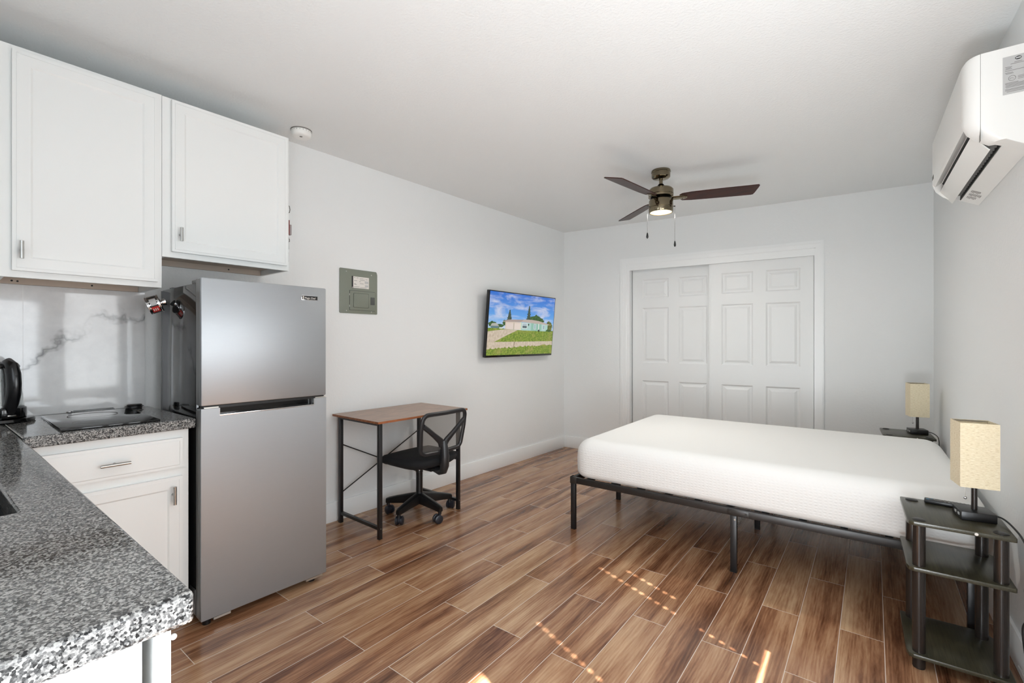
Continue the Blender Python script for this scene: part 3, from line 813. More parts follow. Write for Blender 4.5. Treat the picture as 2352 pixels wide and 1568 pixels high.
SP([(.478, .44), (.478, .53), (.56, .528), (.56, .438)], flat((240, 242, 240))); SP([(.485, .448), (.485, .485), (.552, .484), (.552, .446)], flat((84, 104, 108))); SP([(.485, .49), (.485, .522), (.552, .521), (.552, .489)], flat((176, 196, 204)))
SP([(.57, .50), (.57, .52), (.59, .52), (.585, .48)], flat((50, 60, 50)))
SP([(.665, .43), (.665, .525), (.70, .522), (.70, .429)], flat((236, 240, 238))); SP([(.67, .436), (.67, .52), (.695, .518), (.695, .435)], flat((164, 190, 196)))
SP([(.738, .405), (.738, .53), (.75, .53), (.75, .405)], flat((240, 240, 232)))
SP([(.815, .43), (.815, .515), (.848, .51), (.848, .429)], flat((236, 240, 238))); SP([(.82, .436), (.82, .508), (.843, .505), (.843, .435)], flat((150, 176, 188)))
blob(.75, .41, .014, .02, flat((30, 36, 30)), 14, .3, 21); blob(.925, .415, .05, .018, m_tr, 20, .3, 22); 
# front grass tufts
rg = random.Random(31)
tuft = [(0, 0)] + [(i/60, .105+.055*(i/60)+rg.uniform(-.016, .016)) for i in range(61)] + [(1, 0)]
SP(tuft, m_gr)
scr.build('screen', m_sky, bz, loc=(sx, 0, -SH/2+.006))
b = MB(); b.box(-.0055, -.004, -.025, .025, -TH/2+.004, -TH/2+.008); b.build('emblem', M_GREYPL, bz)
b = MB(); b.box(-.108, -.094, -.10, .10, -.10, .02); b.box(-.095, -.06, -.06, .06, -.04, .02); b.build('wall_bracket', M_BLKMET, t)

# smoke detector
t = thing('smoke_detector', 'round white smoke detector on the ceiling beside the wall cabinets', 'smoke detector', (-2.825, 1.525, CEIL))
MB().lathe([(0, -.006), (.060, -.006), (.062, -.003), (.062, 0), (0, 0)]).build('mounting_plate', M_GREYPL, t)
MB().lathe([(0, -.044), (.040, -.044), (.050, -.041), (.056, -.034), (.059, -.02), (.059, -.0065), (0, -.0065)], seg=40).build('housing', M_WHITEPL, t)
b = MB()
for k in range(20):
    a = 2*PI*k/20; b.box(-.0012, .0012, .0580, .0596, -.0155, -.0095, M=Matrix.Rotation(a, 4, 'Z') )
b.build('vent', M_GREYPL, t)
MB().lathe([(0, -.0455), (.008, -.0455), (.009, -.0438), (0, -.0438)], (.012, -.008, 0)).build('test_button', M_GREYPL, t)

# ---------------------------------------------------------------- ceiling fan
t = thing('ceiling_fan', 'three-blade ceiling fan with pewter body, dark walnut blades and lit lamp', 'ceiling fan', (-1.293, 3.567, CEIL))
MB().lathe([(0, 0), (.069, 0), (.072, -.006), (.072, -.016), (.069, -.018), (.070, -.022), (.069, -.052), (.060, -.062), (.04, -.068), (.018, -.070), (0, -.07)], seg=48).build('canopy', M_BRONZE, t)
MB().cyl((0, 0, -.07), (0, 0, -.125), .0135).build('downrod', M_BRONZE, t)
MB().lathe([(0, -.105), (.018, -.105), (.026, -.115), (.036, -.134), (.034, -.14), (0, -.14)]).build('yoke_cover', M_BLKGLOSS, t)
MB().lathe([(0, -.132), (.05, -.132), (.082, -.140), (.092, -.152), (.093, -.186), (.091, -.188), (.093, -.191), (.092, -.205), (.078, -.213), (0, -.213)], seg=48).build('motor_housing', M_BRONZE, t)
MB().lathe([(0, -.213), (.074, -.213), (.082, -.219), (.074, -.228), (0, -.228)], seg=48).build('flywheel', M_BLKGLOSS, t)
lk = MB().lathe([(0, -.228), (.086, -.228), (.090, -.234), (.0905, -.284), (.0885, -.286), (.0905, -.288), (.0905, -.320), (.088, -.324), (.080, -.324), (.080, -.316), (0, -.316)], seg=48).build('light_kit', M_BRONZE, t)
MB().lathe([(0, -.3245), (.045, -.3235), (.079, -.320), (.079, -.317), (0, -.317)], seg=40).build('lamp_lens', M_LENS, lk)
BL = []
for ang in (18, 139, 262):
    Mz = Matrix.Rotation(R(ang), 4, 'Z') @ Matrix.Translation((0, 0, -.216)) @ Matrix.Rotation(R(-13), 4, 'X')
    b = MB(); out = [(.135, .030), (.155, .050), (.22, .058), (.45, .063), (.628, .064), (.642, .060), (.652, .035), (.668, -.030), (.673, -.056), (.667, -.066), (.45, -.065), (.22, -.058), (.155, -.048), (.135, -.030)]
    b.prism(out, -.003, .003, 'z', M=Mz)
    bl = b.build('blade', M_BLADE, t)
    i = MB(); i.prism([(.055, -.02), (.10, -.026), (.165, -.026), (.19, -.012), (.19, .012), (.165, .026), (.10, .026), (.055, .02)], -.0075, -.0032, 'z', bev=.001, M=Mz)
    for q in ((.178, 0), (.155, .015), (.155, -.015)): i.cyl(Mz @ Vector((*q, -.0092)), Mz @ Vector((*q, -.007)), .004, seg=12)
    i.build('blade_iron', M_BRONZE, bl)
for (dx, dy, L) in ((-.085, -.058, .20), (.087, .06, .265)):
    b = MB(); b.cyl((dx, dy, -.275), (dx, dy, -.275-L), .0008, seg=8); b.sphere((dx, dy, -.275-L*.35), .003)
    b.cyl((dx*.9, dy*.9, -.275), (dx*1.03, dy*1.03, -.275), .004, seg=10)
    pc = b.build('pull_chain', M_TUBE, t)
    MB().lathe([(0, 0), (.003, -.002), (.0055, -.012), (.0085, -.030), (.0075, -.040), (.003, -.046), (0, -.047)], (dx, dy, -.275-L), 20).build('pull_knob', M_BLKGLOSS, pc)

# ---------------------------------------------------------------- air conditioner
YA0, YA1 = 2.492, 3.425
t = thing('air_conditioner', 'white wall-mounted split air conditioner high on the wall over the bed', 'air conditioner', (WR(YA0)-.001, YA0, 1.97), AR)
L = YA1-YA0
# section in (outward distance o -> local -x, height above 1.97)
def sec(poly): return [(-o, z) for o, z in poly]
body = [(0, .01), (.070, .044), (.064, .112), (.145, .150), (.172, .134), (.182, .150), (.182, .372), (.172, .388), (0, .388)]
b = MB(); b.prism(sec(body), .055, L-.012, 'y'); b.build('casing', M_WHITEPL, t)
b = MB()
cap = [(0, .01)] + [(.088, .052), (.105, .052), (.14, .075), (.168, .106), (.180, .138)] + [(.182, .150), (.182, .372), (.172, .388), (0, .388)]
def roundcap(y_in, y_out, name):
    """end cap whose front corner rounds off towards the end"""
    m = MB(); n = 7; tb = bmesh.new(); rings = []
    for k in range(n+1):
        a = PI/2*k/n; sh = .045*(1-math.cos(a)); yy = y_in + (y_out-y_in)*math.sin(a)
        rings.append([tb.verts.new((-(o - (sh if o > .12 else sh*max(0, (o-.06)/.06) if o > .06 else 0)), yy, z)) for o, z in cap])
    q = len(cap)
    for A, B in zip(rings, rings[1:]):
        for i in range(q):
            f = tb.faces.new([A[i], A[(i+1) % q], B[(i+1) % q], B[i]]); f.smooth = True
    tb.faces.new(rings[0]); tb.faces.new(rings[-1][::-1])
    bmesh.ops.recalc_face_normals(tb, faces=tb.faces)
    m._merge(tb); return m.build(name, M_WHITEPL, t, sharp=40)
ec = roundcap(.055, 0, 'end_cap'); roundcap(L-.012, L, 'end_cap')
b = MB(); b.box(-.1365, -.1355, -.0004, .02, .06, .3885); b.build('seam', M_GREYPL, ec)
# outlet: dark lining with fins and the open flap
b = MB(); b.prism(sec([(.0655, .111), (.143, .148), (.141, .144), (.068, .107)]), .056, L-.013, 'y'); b.prism(sec([(.070, .048), (.073, .048), (.068, .108), (.065, .108)]), .056, L-.013, 'y')
ou = b.build('outlet', M_DARKIN, t, label='dark air outlet')
for k in range(22):
    yy = .085+k*(L-.15)/21; MB().box(-.108, -.071, yy-.0012, yy+.0012, .060, .104).build('vane', M_GREYPL, ou)
b = MB(); b.prism(sec([(.150, .108), (.152, .105), (.100, .040), (.097, .043)]), .075, L+.012, 'y', bev=.001); b.build('flap', M_WHITEPL, t)
b = MB(); b.box(-.1835, -.1815, L-.07, L-.02, .17, .19, .0008); b.build('indicator', M_GREYPL, t)
# printing on the underside
Mu = Matrix.Translation((-.036, L-.24, .0272)) @ Matrix.Rotation(math.atan2(.034, .070), 4, 'Y')
b = MB()
for col_ in range(3):
    for k in range(7 if col_ != 1 else 9): b.box(-.026+.0055*k, -.0235+.0055*k, .055*col_, .055*col_+.03+.006*((k*7) % 3), -.0016, -.0008, M=Mu)
b.build('print', M_INKGREY, t)
# rating sticker on the end cap
st = MB(); st.box(-.077, -.003, -.0012, -.0002, .213, .352); so = st.build('rating_sticker', M_STICKER, ec)
b = MB(); 
FN = Matrix(((1, 0, 0, 0), (0, 0, -1, 0), (0, 1, 0, 0), (0, 0, 0, 1)))
for i, (z, a, c_) in enumerate(((.326, .03, .05), (.321, .02, .058), (.312, .006, .024), (.308, .008, .022), (.304, .006, .024), (.298, .006, .070), (.291, .006, .026), (.287, .008, .028), (.253, .006, .04), (.249, .006, .070), (.245, .008, .066), (.241, .006, .07), (.237, .008, .07), (.230, .006, .06), (.226, .006, .07), (.221, .01, .06))):
    b.box(-.077+a, -.077+c_, -.0016, -.0012, z, z+.0018)
b.box(-.038, -.012, -.0016, -.0012, .263, .2645); b.box(-.038, -.018, -.0016, -.0012, .268, .270); b.box(-.038, -.016, -.0016, -.0012, .273, .2745)
b.lathe([(.0085, 0), (.0100, 0), (.0100, .0004), (.0085, .0004), (.0085, 0)], M=Matrix.Translation((-.053, -.0012, .270)) @ Matrix.Rotation(PI/2, 4, 'X'))
b.text('ETL', .0072, Matrix.Translation((-.0595, -.0014, .2674)) @ FN, depth=.0002)
b.build('print', M_INKGREY, so)
b = MB(); b.lathe([(0, 0), (.0085, 0), (.0085, .0005), (0, .0005)], M=Matrix.Translation((-.037, -.0012, .340)) @ Matrix.Rotation(PI/2, 4, 'X') @ Matrix.Diagonal((1, .72, 1, 1))); b.build('emblem', M_INK, so)
b = MB(); b.box(-.0435, -.0305, -.0024, -.0018, .3375, .3425); b.build('emblem_band', M_STICKER, so)

# ---------------------------------------------------------------- desk and chair
t = thing('writing_desk', 'small brown-topped desk with black metal legs against the wall', 'desk', (WL(2.25)+.03, 2.247, 0), AL)
DD, DW, ZT = .535, .80, .764
b = MB(); b.box(0, DD, -DW/2, DW/2, ZT-.014, ZT, m=M_DESK)
b.box(DD-.0006, DD+.0006, -DW/2, DW/2, ZT-.0138, ZT-.0004, m=M_DESKEDGE); b.box(0.001, DD, -DW/2-.0006, -DW/2+.0006, ZT-.0138, ZT-.0004, m=M_DESKEDGE)
b.build('desktop', M_DESK, t)
q = .0125
LX = (.028, DD-.052); LY = (-.352, .352)
for x in LX:
    for y in LY:
        b = MB(); b.box(x-q, x+q, y-q, y+q, .004, ZT-.0145, .002); lg = b.build('leg', M_BLKMET, t)
        MB().box(x-q, x+q, y-q, y+q, 0, .004).build('foot_cap', M_BLACK, lg)
for y in LY:
    MB().box(LX[0]+q, LX[1]-q, y-.010, y+.010, ZT-.036, ZT-.0145).build('side_rail', M_BLKMET, t)
    b = MB(); b.box(LX[0]+q, LX[1]-q, y-.010, y+.010, .058, .078); b.build('foot_rail', M_BLKMET, t)
MB().box(LX[0]-.01, LX[0]+.01, LY[0]+q, LY[1]-q, ZT-.036, ZT-.0145).build('back_rail', M_BLKMET, t)
for za, zb in ((.215, .55), (.545, .21)):
    MB().cyl((LX[0]+(.006 if za < zb else -.003), LY[0]+q, za), (LX[0]+(.006 if za < zb else -.003), LY[1]-q, zb), .0042, seg=12).build('cross_brace', M_BLKMET, t)
for y in LY: MB().cyl((LX[1]+q, y, .068), (LX[1]+q+.0015, y, .068), .003, seg=12).build('screw', M_SCREW, t)

t = thing('office_chair', 'black mesh-back swivel chair on five casters tucked under the desk', 'chair', (-2.652, 2.334, 0), R(0))
# local: chair faces -x, backrest at +x
MB().lathe([(0, .085), (.03, .085), (.036, .10), (.034, .15), (.024, .165), (0, .165)], seg=28).build('base_hub', M_BLACK, t)
b = MB(); b.cyl((0, 0, .15), (0, 0, .315), .0245, seg=28); b.lathe([(.0245, .312), (.027, .314), (.0265, .322), (0, .322)], seg=28); gl = b.build('gas_lift', M_BLACK, t)
MB().cyl((0, 0, .32), (0, 0, .372), .0125).build('piston', M_CHROME, gl)
for k in range(5):
    a = R(67 + 72*k)
    Mz = Matrix.Rotation(a, 4, 'Z')
    b = MB(); tb = bmesh.new(); rings = []
    for x, w_, zc, h_ in ((.02, .031, .125, .036), (.09, .029, .118, .031), (.17, .025, .108, .025), (.232, .021, .098, .020), (.252, .015, .094, .016)):
        rings.append([tb.verts.new((x, w_*c_, zc+h_*s_)) for c_, s_ in ((-.8, -1), (.8, -1), (1, -.4), (.8, .8), (.45, 1), (-.45, 1), (-.8, .8), (-1, -.4))])
    for A, B in zip(rings, rings[1:]):
        for i in range(8):
            f = tb.faces.new([A[i], A[(i+1) % 8], B[(i+1) % 8], B[i]]); f.smooth = True
    tb.faces.new(rings[0]); tb.faces.new(rings[-1][::-1]); bmesh.ops.recalc_face_normals(tb, faces=tb.faces)
    b._merge(tb, Mz)
    b.cyl(Mz @ Vector((.238, 0, .062)), Mz @ Vector((.238, 0, .104)), .0125, seg=16)
    lg = b.build('leg', M_BLACK, t)
    cs = MB(); sw = Matrix.Translation(Mz @ Vector((.238, 0, 0))) @ Matrix.Rotation(a+R(40+55*k), 4, 'Z') @ Matrix.Translation((.016, 0, .030))
    for s_ in (-1, 1):
        cs.lathe([(0, -.010), (.025, -.010), (.030, -.007), (.030, .007), (.022, .012), (0, .013)], M=sw @ Matrix.Translation((0, s_*.016, 0)) @ Matrix.Rotation(-s_*PI/2, 4, 'X'), seg=24)
    cs.lathe([(0, -.006), (.021, -.006), (.021, .006), (0, .006)], M=sw @ Matrix.Rotation(PI/2, 4, 'X'), seg=20)
    cs.cyl(sw @ Vector((-.016, 0, .014)), sw @ Vector((-.016, 0, .042)), .009, seg=14)
    cs.build('caster', mat('blue_black_nylon', (34, 36, 44), .35), lg)
# seat cushion
tb = bmesh.new(); nu, nv = 28, 8; rings = []
prof = [(0, .372), (.5, .374), (.86, .388), (.97, .408), (1.0, .428), (.975, .445), (.9, .456), (.6, .462), (0, .465)]
for s_, z in prof:
    if s_ == 0: rings.append([tb.verts.new((0, 0, z))]); continue
    ring = []
    for i in range(40):
        a = 2*PI*i/40; ca, sa = math.cos(a), math.sin(a)
        ex = .5
        px = .235*s_*math.copysign(abs(ca)**ex, ca); py = .232*s_*math.copysign(abs(sa)**ex, sa)
        zz = z - (.018*max(0, (-px-.12)/.115) if px < -.12 else 0)*(1.6)
        ring.append(tb.verts.new((px-.005, py, zz)))
    rings.append(ring)
for A, B in zip(rings, rings[1:]):
    for i in range(40):
        j = (i+1) % 40; vs = []
        for v in (A[i % len(A)], A[j % len(A)], B[j % len(B)], B[i % len(B)]):
            if v not in vs: vs.append(v)
        f = tb.faces.new(vs); f.smooth = True
bmesh.ops.recalc_face_normals(tb, faces=tb.faces)
b = MB(); b._merge(tb); b.build('seat', M_FAB, t, sharp=80)
b = MB(); b.box(-.08, .19, -.06, .06, .355, .373, .004); b.build('seat_mechanism', M_BLACK, t)
# spine and Y-shaped back frame (in plane x = .235, slightly reclined)
def bp(y, z): return (.222+.05*((z-.48)/.3) + .018*(1-(y/.21)**2), y, z)
b = MB()
b.tube([(.16, 0, .362), (.215, 0, .352), (.25, 0, .365), (.263, 0, .40), (.266, 0, .47), bp(0, .575)], [.022, .026, .030, .032, .032, .022], seg=14, flat=1.0)
b.build('spine', mat('back_frame_plastic', (40, 40, 42), .35), t)
MF = MATS['back_frame_plastic']
def strip(m, pts, w_, th=.010):
    """flat bar along pts in the (y,z) plane of the back"""
    P = [Vector(bp(*p)) for p in pts]; tb = bmesh.new(); rr_ = []
    for i, p in enumerate(P):
        d = (P[min(i+1, len(P)-1)]-P[max(i-1, 0)]).normalized(); n = Vector((1, 0, -.16)).normalized(); s_ = d.cross(n).normalized()
        ww = w_[i] if isinstance(w_, (list, tuple)) else w_
        rr_.append([tb.verts.new(p+s_*ww*c_+n*th*e_) for c_, e_ in ((-1, -.6), (1, -.6), (1, .4), (.6, 1), (-.6, 1), (-1, .4))])
    for A, B in zip(rr_, rr_[1:]):
        for i in range(6):
            f = tb.faces.new([A[i], A[(i+1) % 6], B[(i+1) % 6], B[i]]); f.smooth = True
    tb.faces.new(rr_[0]); tb.faces.new(rr_[-1][::-1]); bmesh.ops.recalc_face_normals(tb, faces=tb.faces); m._merge(tb)
b = MB()
TY, TZ, BY, BZ = .205, .775, .195, .50
rim = []
def arc(cy, cz, r, a0, a1, n=6): return [(cy+r*math.cos(R(a0+(a1-a0)*i/n)), cz+r*math.sin(R(a0+(a1-a0)*i/n))) for i in range(n+1)]
rim = [(0, TZ)] + arc(TY-.045, TZ-.045, .045, 90, 0) + [(TY+.002, .66)] + arc(BY-.045, BZ+.045, .045, 0, -90) + [(0, BZ-.004)] + [(-y, z) for y, z in arc(BY-.045, BZ+.045, .045, -90, 0)] + [(-TY-.002, .66)] + [(-y, z) for y, z in arc(TY-.045, TZ-.045, .045, 0, 90)] + [(0, TZ)]
strip(b, rim, .014, .011)
for s_ in (-1, 1):
    strip(b, [(s_*.012, .545), (s_*.03, .575), (s_*.09, .622), (s_*.15, .668), (s_*.198, .702)], [.026, .022, .017, .016, .016], .013)
b.build('back_frame', MF, t)
b = MB(); n = 12
for i in range(n):
    for j in range(n):
        ya, yb = -TY+.006+(2*TY-.012)*i/n, -TY+.006+(2*TY-.012)*(i+1)/n; za, zb = BZ+.004+(TZ-BZ-.008)*j/n, BZ+.004+(TZ-BZ-.008)*(j+1)/n
        b.face([tuple(Vector(bp(y, z))-Vector((.006, 0, 0))) for y, z in ((ya, za), (yb, za), (yb, zb), (ya, zb))], None, True)
b.build('back_mesh', M_MESHF, t)
b = MB(); b.box(.05, .17, .205, .238, .385, .445, .012, 3); b.build('side_bolster', M_FAB, t)

# ---------------------------------------------------------------- bed
t = thing('bed_frame', 'low black metal platform bed frame under the white mattress', 'bed frame', (-1.632, 2.782, 0), R(.9))
BL_, BW_, FT = 1.99, 1.50, .352
MB().box(0, BL_, 0, .026, FT-.040, FT, .003).build('side_rail', M_BEDMET, t); MB().box(0, BL_, BW_-.026, BW_, FT-.040, FT, .003).build('side_rail', M_BEDMET, t)
b = MB(); b.box(0, .026, .026, BW_-.026, FT-.040, FT, .003); b.build('end_rail', M_BEDMET, t)
b = MB(); b.box(BL_-.026, BL_, .026, BW_-.026, FT-.040, FT, .003); b.build('end_rail', M_BEDMET, t)
b = MB(); b.box(.026, BL_-.026, BW_/2-.015, BW_/2+.015, FT-.040, FT-.005); b.build('centre_beam', M_BEDMET, t)
for k in range(11):
    x = .12+k*(BL_-.24)/10; MB().box(x-.015, x+.015, .026, BW_-.026, FT-.022, FT-.002).build('slat', M_BEDMET, t)
for x in (.016, 1.022, BL_-.016):
    for y in (.014, BW_/2, BW_-.014):
        b = MB(); b.box(x-.0165, x+.0165, y-.013, y+.013, .004, FT-.040, .003)
        lg = b.build('leg', M_BLKMET, t)
        MB().box(x-.0165, x+.0165, y-.013, y+.013, 0, .004).build('foot_cap', M_BLACK, lg)
b = MB(); b.box(.99, 1.10, -.003, .0, FT-.037, FT-.004, .001); b.cyl((1.005, -.0045, FT-.02), (1.005, -.002, FT-.02), .006); b.cyl((1.085, -.0045, FT-.02), (1.085, -.002, FT-.02), .006); b.build('joint_plate', M_BEDMET, t)
b = MB(); b.cyl((1.03, -.002, FT-.06), (1.03, .002, FT-.06), .005); b.build('bolt', M_SCREW, t)
b = MB(); b.box(-.003, .045, -.003, .0, FT-.042, FT+.003, .001); b.box(-.003, .0, -.003, .045, FT-.042, FT+.003, .001); b.cyl((.03, -.006, FT-.02), (.03, -.002, FT-.02), .006); b.build('corner_bracket', M_BEDMET, t)

t = thing('mattress', 'bare white knit-covered mattress with rounded edges on the black frame', 'mattress', (-1.628, 2.784, FT+.001), R(.9))
def pillow_box(Lx, Ly, H_, rc, rp):
    """rounded slab: plan corner radius rc, edge profile radius rp"""
    tb = bmesh.new(); rings = []; n = 8
    def plan(inset):
        pts = []
        r_ = max(rc-inset, .012)
        for cx, cy, a0 in ((Lx-rc, rc, -90), (Lx-rc, Ly-rc, 0), (rc, Ly-rc, 90), (rc, rc, 180)):
            for i in range(n+1):
                a = R(a0+90*i/n); pts.append((cx+r_*math.cos(a), cy+r_*math.sin(a)))
        return pts
    secp = []
    rb = .045
    for i in range(7):
        a = PI/2*i/6; secp.append((rb*(1-math.sin(a)), rb*(1-math.cos(a))))
    secp.append((-.002, H_*.48))
    for i in range(9):
        a = PI/2*i/8; secp.append((rp*(1-math.cos(a)), H_-rp+rp*math.sin(a)))
    for ins, z in secp:
        if ins > rc-.012:
            k = 1
        rings.append([tb.verts.new((x, y, z)) for x, y in plan(ins)])
    q = len(rings[0])
    for A, B in zip(rings, rings[1:]):
        for i in range(q):
            f = tb.faces.new([A[i], A[(i+1) % q], B[(i+1) % q], B[i]]); f.smooth = True
    tb.faces.new(rings[0][::-1]); f = tb.faces.new(rings[-1]); f.smooth = True
    bmesh.ops.recalc_face_normals(tb, faces=tb.faces)
    return tb
b = MB(); b._merge(pillow_box(2.03, 1.515, .256, .12, .105)); b.build('mattress_cover', M_MATT, t, sharp=60)
b = MB(); b.prism([(-.004, .135), (-.012, .118), (-.03, .100), (-.026, .096), (.0, .104), (.006, .12)], .14, .19, 'y'); b.build('law_tag', M_TAG, t, label='black fabric tag')

# ---------------------------------------------------------------- nightstands and lamps
def nightstand(label, loc, rz):
    t = thing('nightstand', label, 'nightstand', loc, rz, None)
    W, Dp = .300, .355
    def sh(z): 
        b = MB(); r_ = .02
        b.prism([(r_, 0), (W-.004, 0), (W, .004), (W, Dp-.05), (W-.03, Dp-.004), (W-.035, Dp), (.004, Dp), (0, Dp-.004), (0, .03), (.006, .008)], z-.015, z, 'z', bev=.0015)
        return b.build('shelf', M_ESPR, t)
    for z in (.062, .398, .575): s_ = sh(z)
    r_ = .0205
    for x, y in ((.038, .035), (W-.035, .035), (.038, Dp-.035), (W-.045, Dp-.06)):
        b = MB(); b.cyl((x, y, .004), (x, y, .047), r_); b.cyl((x, y, .0622), (x, y, .383), r_); b.cyl((x, y, .3982), (x, y, .560), r_)
        lg = b.build('leg', M_TUBE, t)
        MB().lathe([(0, .004), (.018, .0038), (.0215, .0016), (.0215, 0), (0, 0)], (x, y, .5752)).build('cap', M_BLACK, lg)
        MB().cyl((x, y, 0), (x, y, .004), .019).build('foot', M_BLACK, lg)
    MB().lathe([(0, .002), (.004, .0018), (.0055, 0), (0, 0)], M=Matrix.Translation((.195, 0, .567)) @ Matrix.Rotation(PI/2, 4, 'X')).build('cam_cap', M_PAPER, t)
    return t
nightstand('black three-tier nightstand with cord and remote on its top', (.106, 2.392, 0), R(1.5))
nightstand('black three-tier nightstand in the corner behind the bed', (.062, 4.478, 0), R(3))
def lamp(label, loc, rz):
    t = thing('table_lamp', label, 'lamp', loc, rz)
    b = MB(); b.box(-.052, .052, -.052, .052, 0, .034, .003); bs = b.build('base', M_BLKGLOSS if False else M_BLACK, t)
    b = MB(); b.box(-.0528, -.0518, -.03, -.012, .012, .022); b.box(-.0528, -.0518, .005, .023, .012, .022); b.build('port', M_STICKER, bs)
    MB().cyl((0, 0, .034), (0, 0, .20), .0095).build('pole', M_TUBE, t)
    s_ = .057; z0, z1 = .13, .38
    b = MB()
    for (a, c_, d, e) in ((-s_, s_, -s_, -s_+.002), (-s_, s_, s_-.002, s_), (-s_, -s_+.002, -s_+.002, s_-.002), (s_-.002, s_, -s_+.002, s_-.002)): b.box(a, c_, d, e, z0, z1)
    sh = b.build('lamp_shade', M_LINEN, t)
    b = MB()
    for zz in (z0+.002, z1-.006):
        b.box(-s_+.002, s_-.002, -s_+.002, -s_+.004, zz, zz+.004); b.box(-s_+.002, s_-.002, s_-.004, s_-.002, zz, zz+.004)
    b.box(-s_+.002, s_-.002, -.002, .002, z0+.05, z0+.053); b.build('shade_frame', M_NICKEL, sh)
    MB().sphere((0, 0, .235), .026, 1, 1, 1.25).build('bulb', M_WHITEPL, t)
    b = MB(); b.cyl((-.035, -.03, z0+.01), (-.035, -.03, .087), .0009, seg=8); b.cyl((-.035, -.03, z0+.052), (0, 0, z0+.052), .002, seg=8); pc = b.build('pull_chain', M_NICKEL, t)
    MB().sphere((-.035, -.03, .083), .0058).build('pull_ball', M_CHROME, pc)
    return t
lamp('beige linen box-shade lamp on the nightstand with the remote', (.318, 2.586, .5756), R(9))
lamp('beige linen box-shade lamp on the corner nightstand behind the bed', (.268, 4.70, .5756), R(12))

t = thing('remote_control', 'black remote control lying on the nightstand behind the lamp', 'remote', (.262, 2.708, .5755), R(-5))
MB().box(-.085, .085, -.021, .021, 0, .016, .004).build('remote_body', M_BLACK, t)
b = MB()
for i in range(8):
    for j in (-.012, 0, .012): b.box(-.018+.012*i-.003, -.018+.012*i+.003, j-.003, j+.003, .016, .0172)
b.lathe([(.009, 0), (.013, 0), (.013, .0012), (.009, .0012), (.009, 0)], (-.042, 0, .016)); b.build('button', M_INKGREY, t)
b = MB(); b.box(-.078, -.068, -.012, -.004, .016, .0172); b.box(-.062, -.058, .004, .012, .016, .0172); b.build('accent_button', M_BLUEKEY, t)

# cords
def smooth_path(P, n=8):
    P = [Vector(p) for p in P]; out = []
    for i in range(len(P)-1):
        p0, p1, p2, p3 = P[max(i-1, 0)], P[i], P[i+1], P[min(i+2, len(P)-1)]
        for k in range(n):
            u = k/n
            out.append(.5*((2*p1)+(p2-p0)*u+(2*p0-5*p1+4*p2-p3)*u*u+(3*p1-p0-3*p2+p3)*u**3))
    return out+[P[-1]]
c = MB(); c.tube(smooth_path([(.376, 2.600, .592), (.395, 2.57, .594), (.408, 2.50, .590), (.420, 2.42, .574), (.436, 2.40, .52), (.440, 2.43, .44), (.432, 2.45, .38), (.438, 2.42, .31), (.428, 2.46, .24), (.436, 2.47, .14)]), .0032, 8)
o = tag(c.build('lamp_cord', M_CORD), 'dark cord trailing from the lamp down behind the nightstand', 'cord')
c = MB(); c.tube(smooth_path([(.288, 4.715, .592), (.33, 4.70, .594), (.362, 4.62, .590), (.374, 4.53, .572), (.374, 4.50, .50), (.378, 4.52, .3), (.380, 4.56, .12)]), .003, 8)
tag(c.build('lamp_cord', M_CORD), 'dark cord running from the lamp in the corner behind the bed', 'cord')
t = thing('extension_cord', 'grey cord looped beside the nightstand at the wall', 'cord', (.40, 2.31, 0))
c = MB(); c.tube(smooth_path([(.058, .02, .21), (.042, .0, .20), (.037, 0, .14), (.034, 0, .085), (.030, .01, .03), (.02, .02, .008), (-.005, .03, .004)]), .0045, 8); c.build('cord', M_CORDG, t)
c = MB(); c.tube(smooth_path([(.004, .07, .14), (.022, .02, .10), (.036, .0, .07), (.046, -.02, .03), (.05, -.03, .004)]), .0035, 8); c.build('cord', M_CORDG, t)

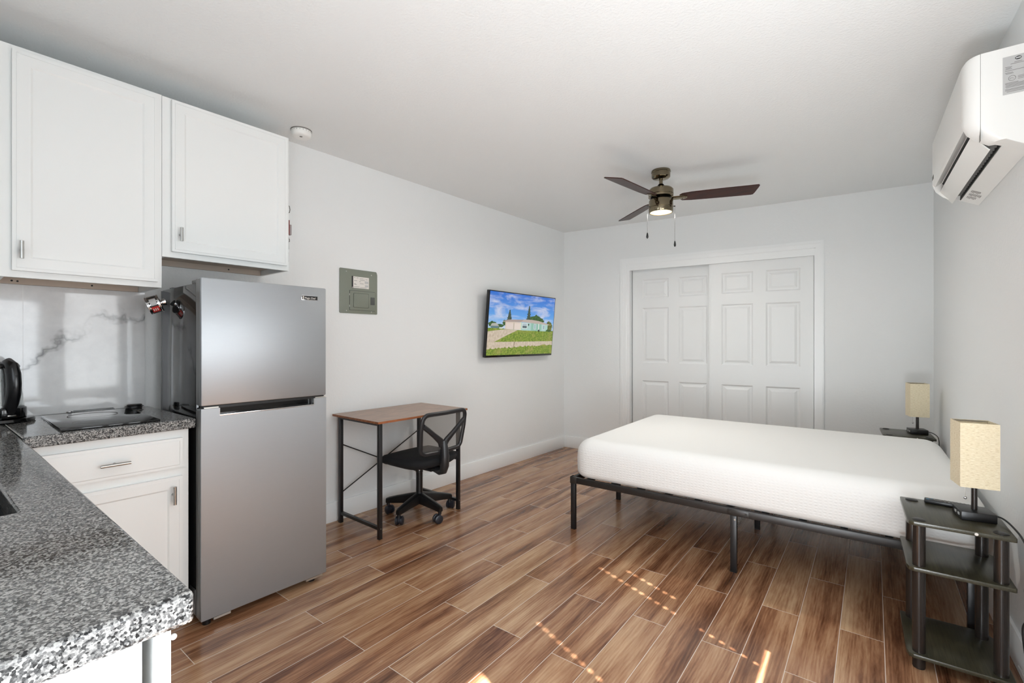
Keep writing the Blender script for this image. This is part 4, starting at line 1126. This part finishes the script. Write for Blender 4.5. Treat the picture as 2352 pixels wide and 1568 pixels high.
# ---------------------------------------------------------------- light
def area(name, loc, rot, sx_, sy_, power, col=(1, 1, 1), spread=PI):
    l = bpy.data.lights.new(name, 'AREA'); l.shape = 'RECTANGLE'; l.size = sx_; l.size_y = sy_; l.energy = power; l.color = col; l.spread = spread
    o = bpy.data.objects.new(name, l); COL.objects.link(o); o.location = loc; o.rotation_euler = rot; return o
area('sink_side_fill', ((NW[0]+NW[1])/2, YN-.03, (NW[2]+NW[3])/2), (R(118), 0, 0), NW[1]-NW[0]-.1, NW[3]-NW[2]-.1, 3.5, (.93, .97, 1))  # added fill in the made-up sink window, tilted up
area('door_side_fill', ((ND[0]+ND[1])/2, YN-.03, 1.06), (R(90), 0, 0), ND[1]-ND[0]-.1, 1.9, 8, (.90, .955, 1))  # added fill from behind the viewer, flattens the room light
area('ceiling_fill', ((ND[0]+ND[1])/2, YN-.02, .55), (R(128), 0, R(-4)), ND[1]-ND[0]-.1, .9, 37, (.91, .96, 1), R(140))  # added upward fill that brightens the ceiling, as if bounced off ground outside
area('daylight_open_window', (WR(.4)+.02, .395, 1.2), (0, R(100), AR), .95, .55, 8, (.91, .96, 1))
for a, b_ in WINS:
    ym = (a+b_)/2
    area('daylight_blind', (WR(ym)+.02, ym, (WZ0+WZ1)/2), (0, R(90), AR), WZ1-WZ0-.06, b_-a-.04, 6, (.93, .97, 1))
pl_ = bpy.data.lights.new('fan_lamp', 'AREA'); pl_.shape = 'DISK'; pl_.size = .15; pl_.energy = 10; pl_.color = (1, .95, .88)
o = bpy.data.objects.new('fan_lamp', pl_); COL.objects.link(o); o.location = (-1.293, 3.567, CEIL-.327)
# low sun through the routed holes of the blinds
s_ = bpy.data.lights.new('sun', 'SUN'); s_.energy = 32; s_.angle = R(.6); s_.color = (1, .96, .9)
o = bpy.data.objects.new('sun', s_); COL.objects.link(o)
dirv = Vector((-.930, .368, -.872)); o.rotation_euler = dirv.to_track_quat('-Z', 'Y').to_euler(); o.location = (3, 0, 4)

wd_ = bpy.data.worlds.new('sky'); sc.world = wd_; wd_.use_nodes = True
bg = wd_.node_tree.nodes['Background']; bg.inputs[0].default_value = (.82, .9, 1, 1); bg.inputs[1].default_value = 1.5

# ---------------------------------------------------------------- camera
cam = bpy.data.cameras.new('camera'); co = bpy.data.objects.new('camera', cam); COL.objects.link(co)
co.location = (0, 0, 1.272); co.rotation_euler = (R(90), 0, R(37.5))
cam.sensor_width = 36; cam.lens = 1080/2352*36; cam.clip_start = .02
sc.camera = co
sc.view_settings.view_transform = 'Standard'; sc.view_settings.look = 'None'; sc.view_settings.gamma = 1; sc.view_settings.use_curve_mapping = False
sc.view_settings.exposure = 0.46
sc.cycles.use_denoising = True
sc.cycles.max_bounces = 10; sc.cycles.diffuse_bounces = 6; sc.cycles.caustics_reflective = False; sc.cycles.caustics_refractive = False
sc.cycles.sample_clamp_indirect = 6
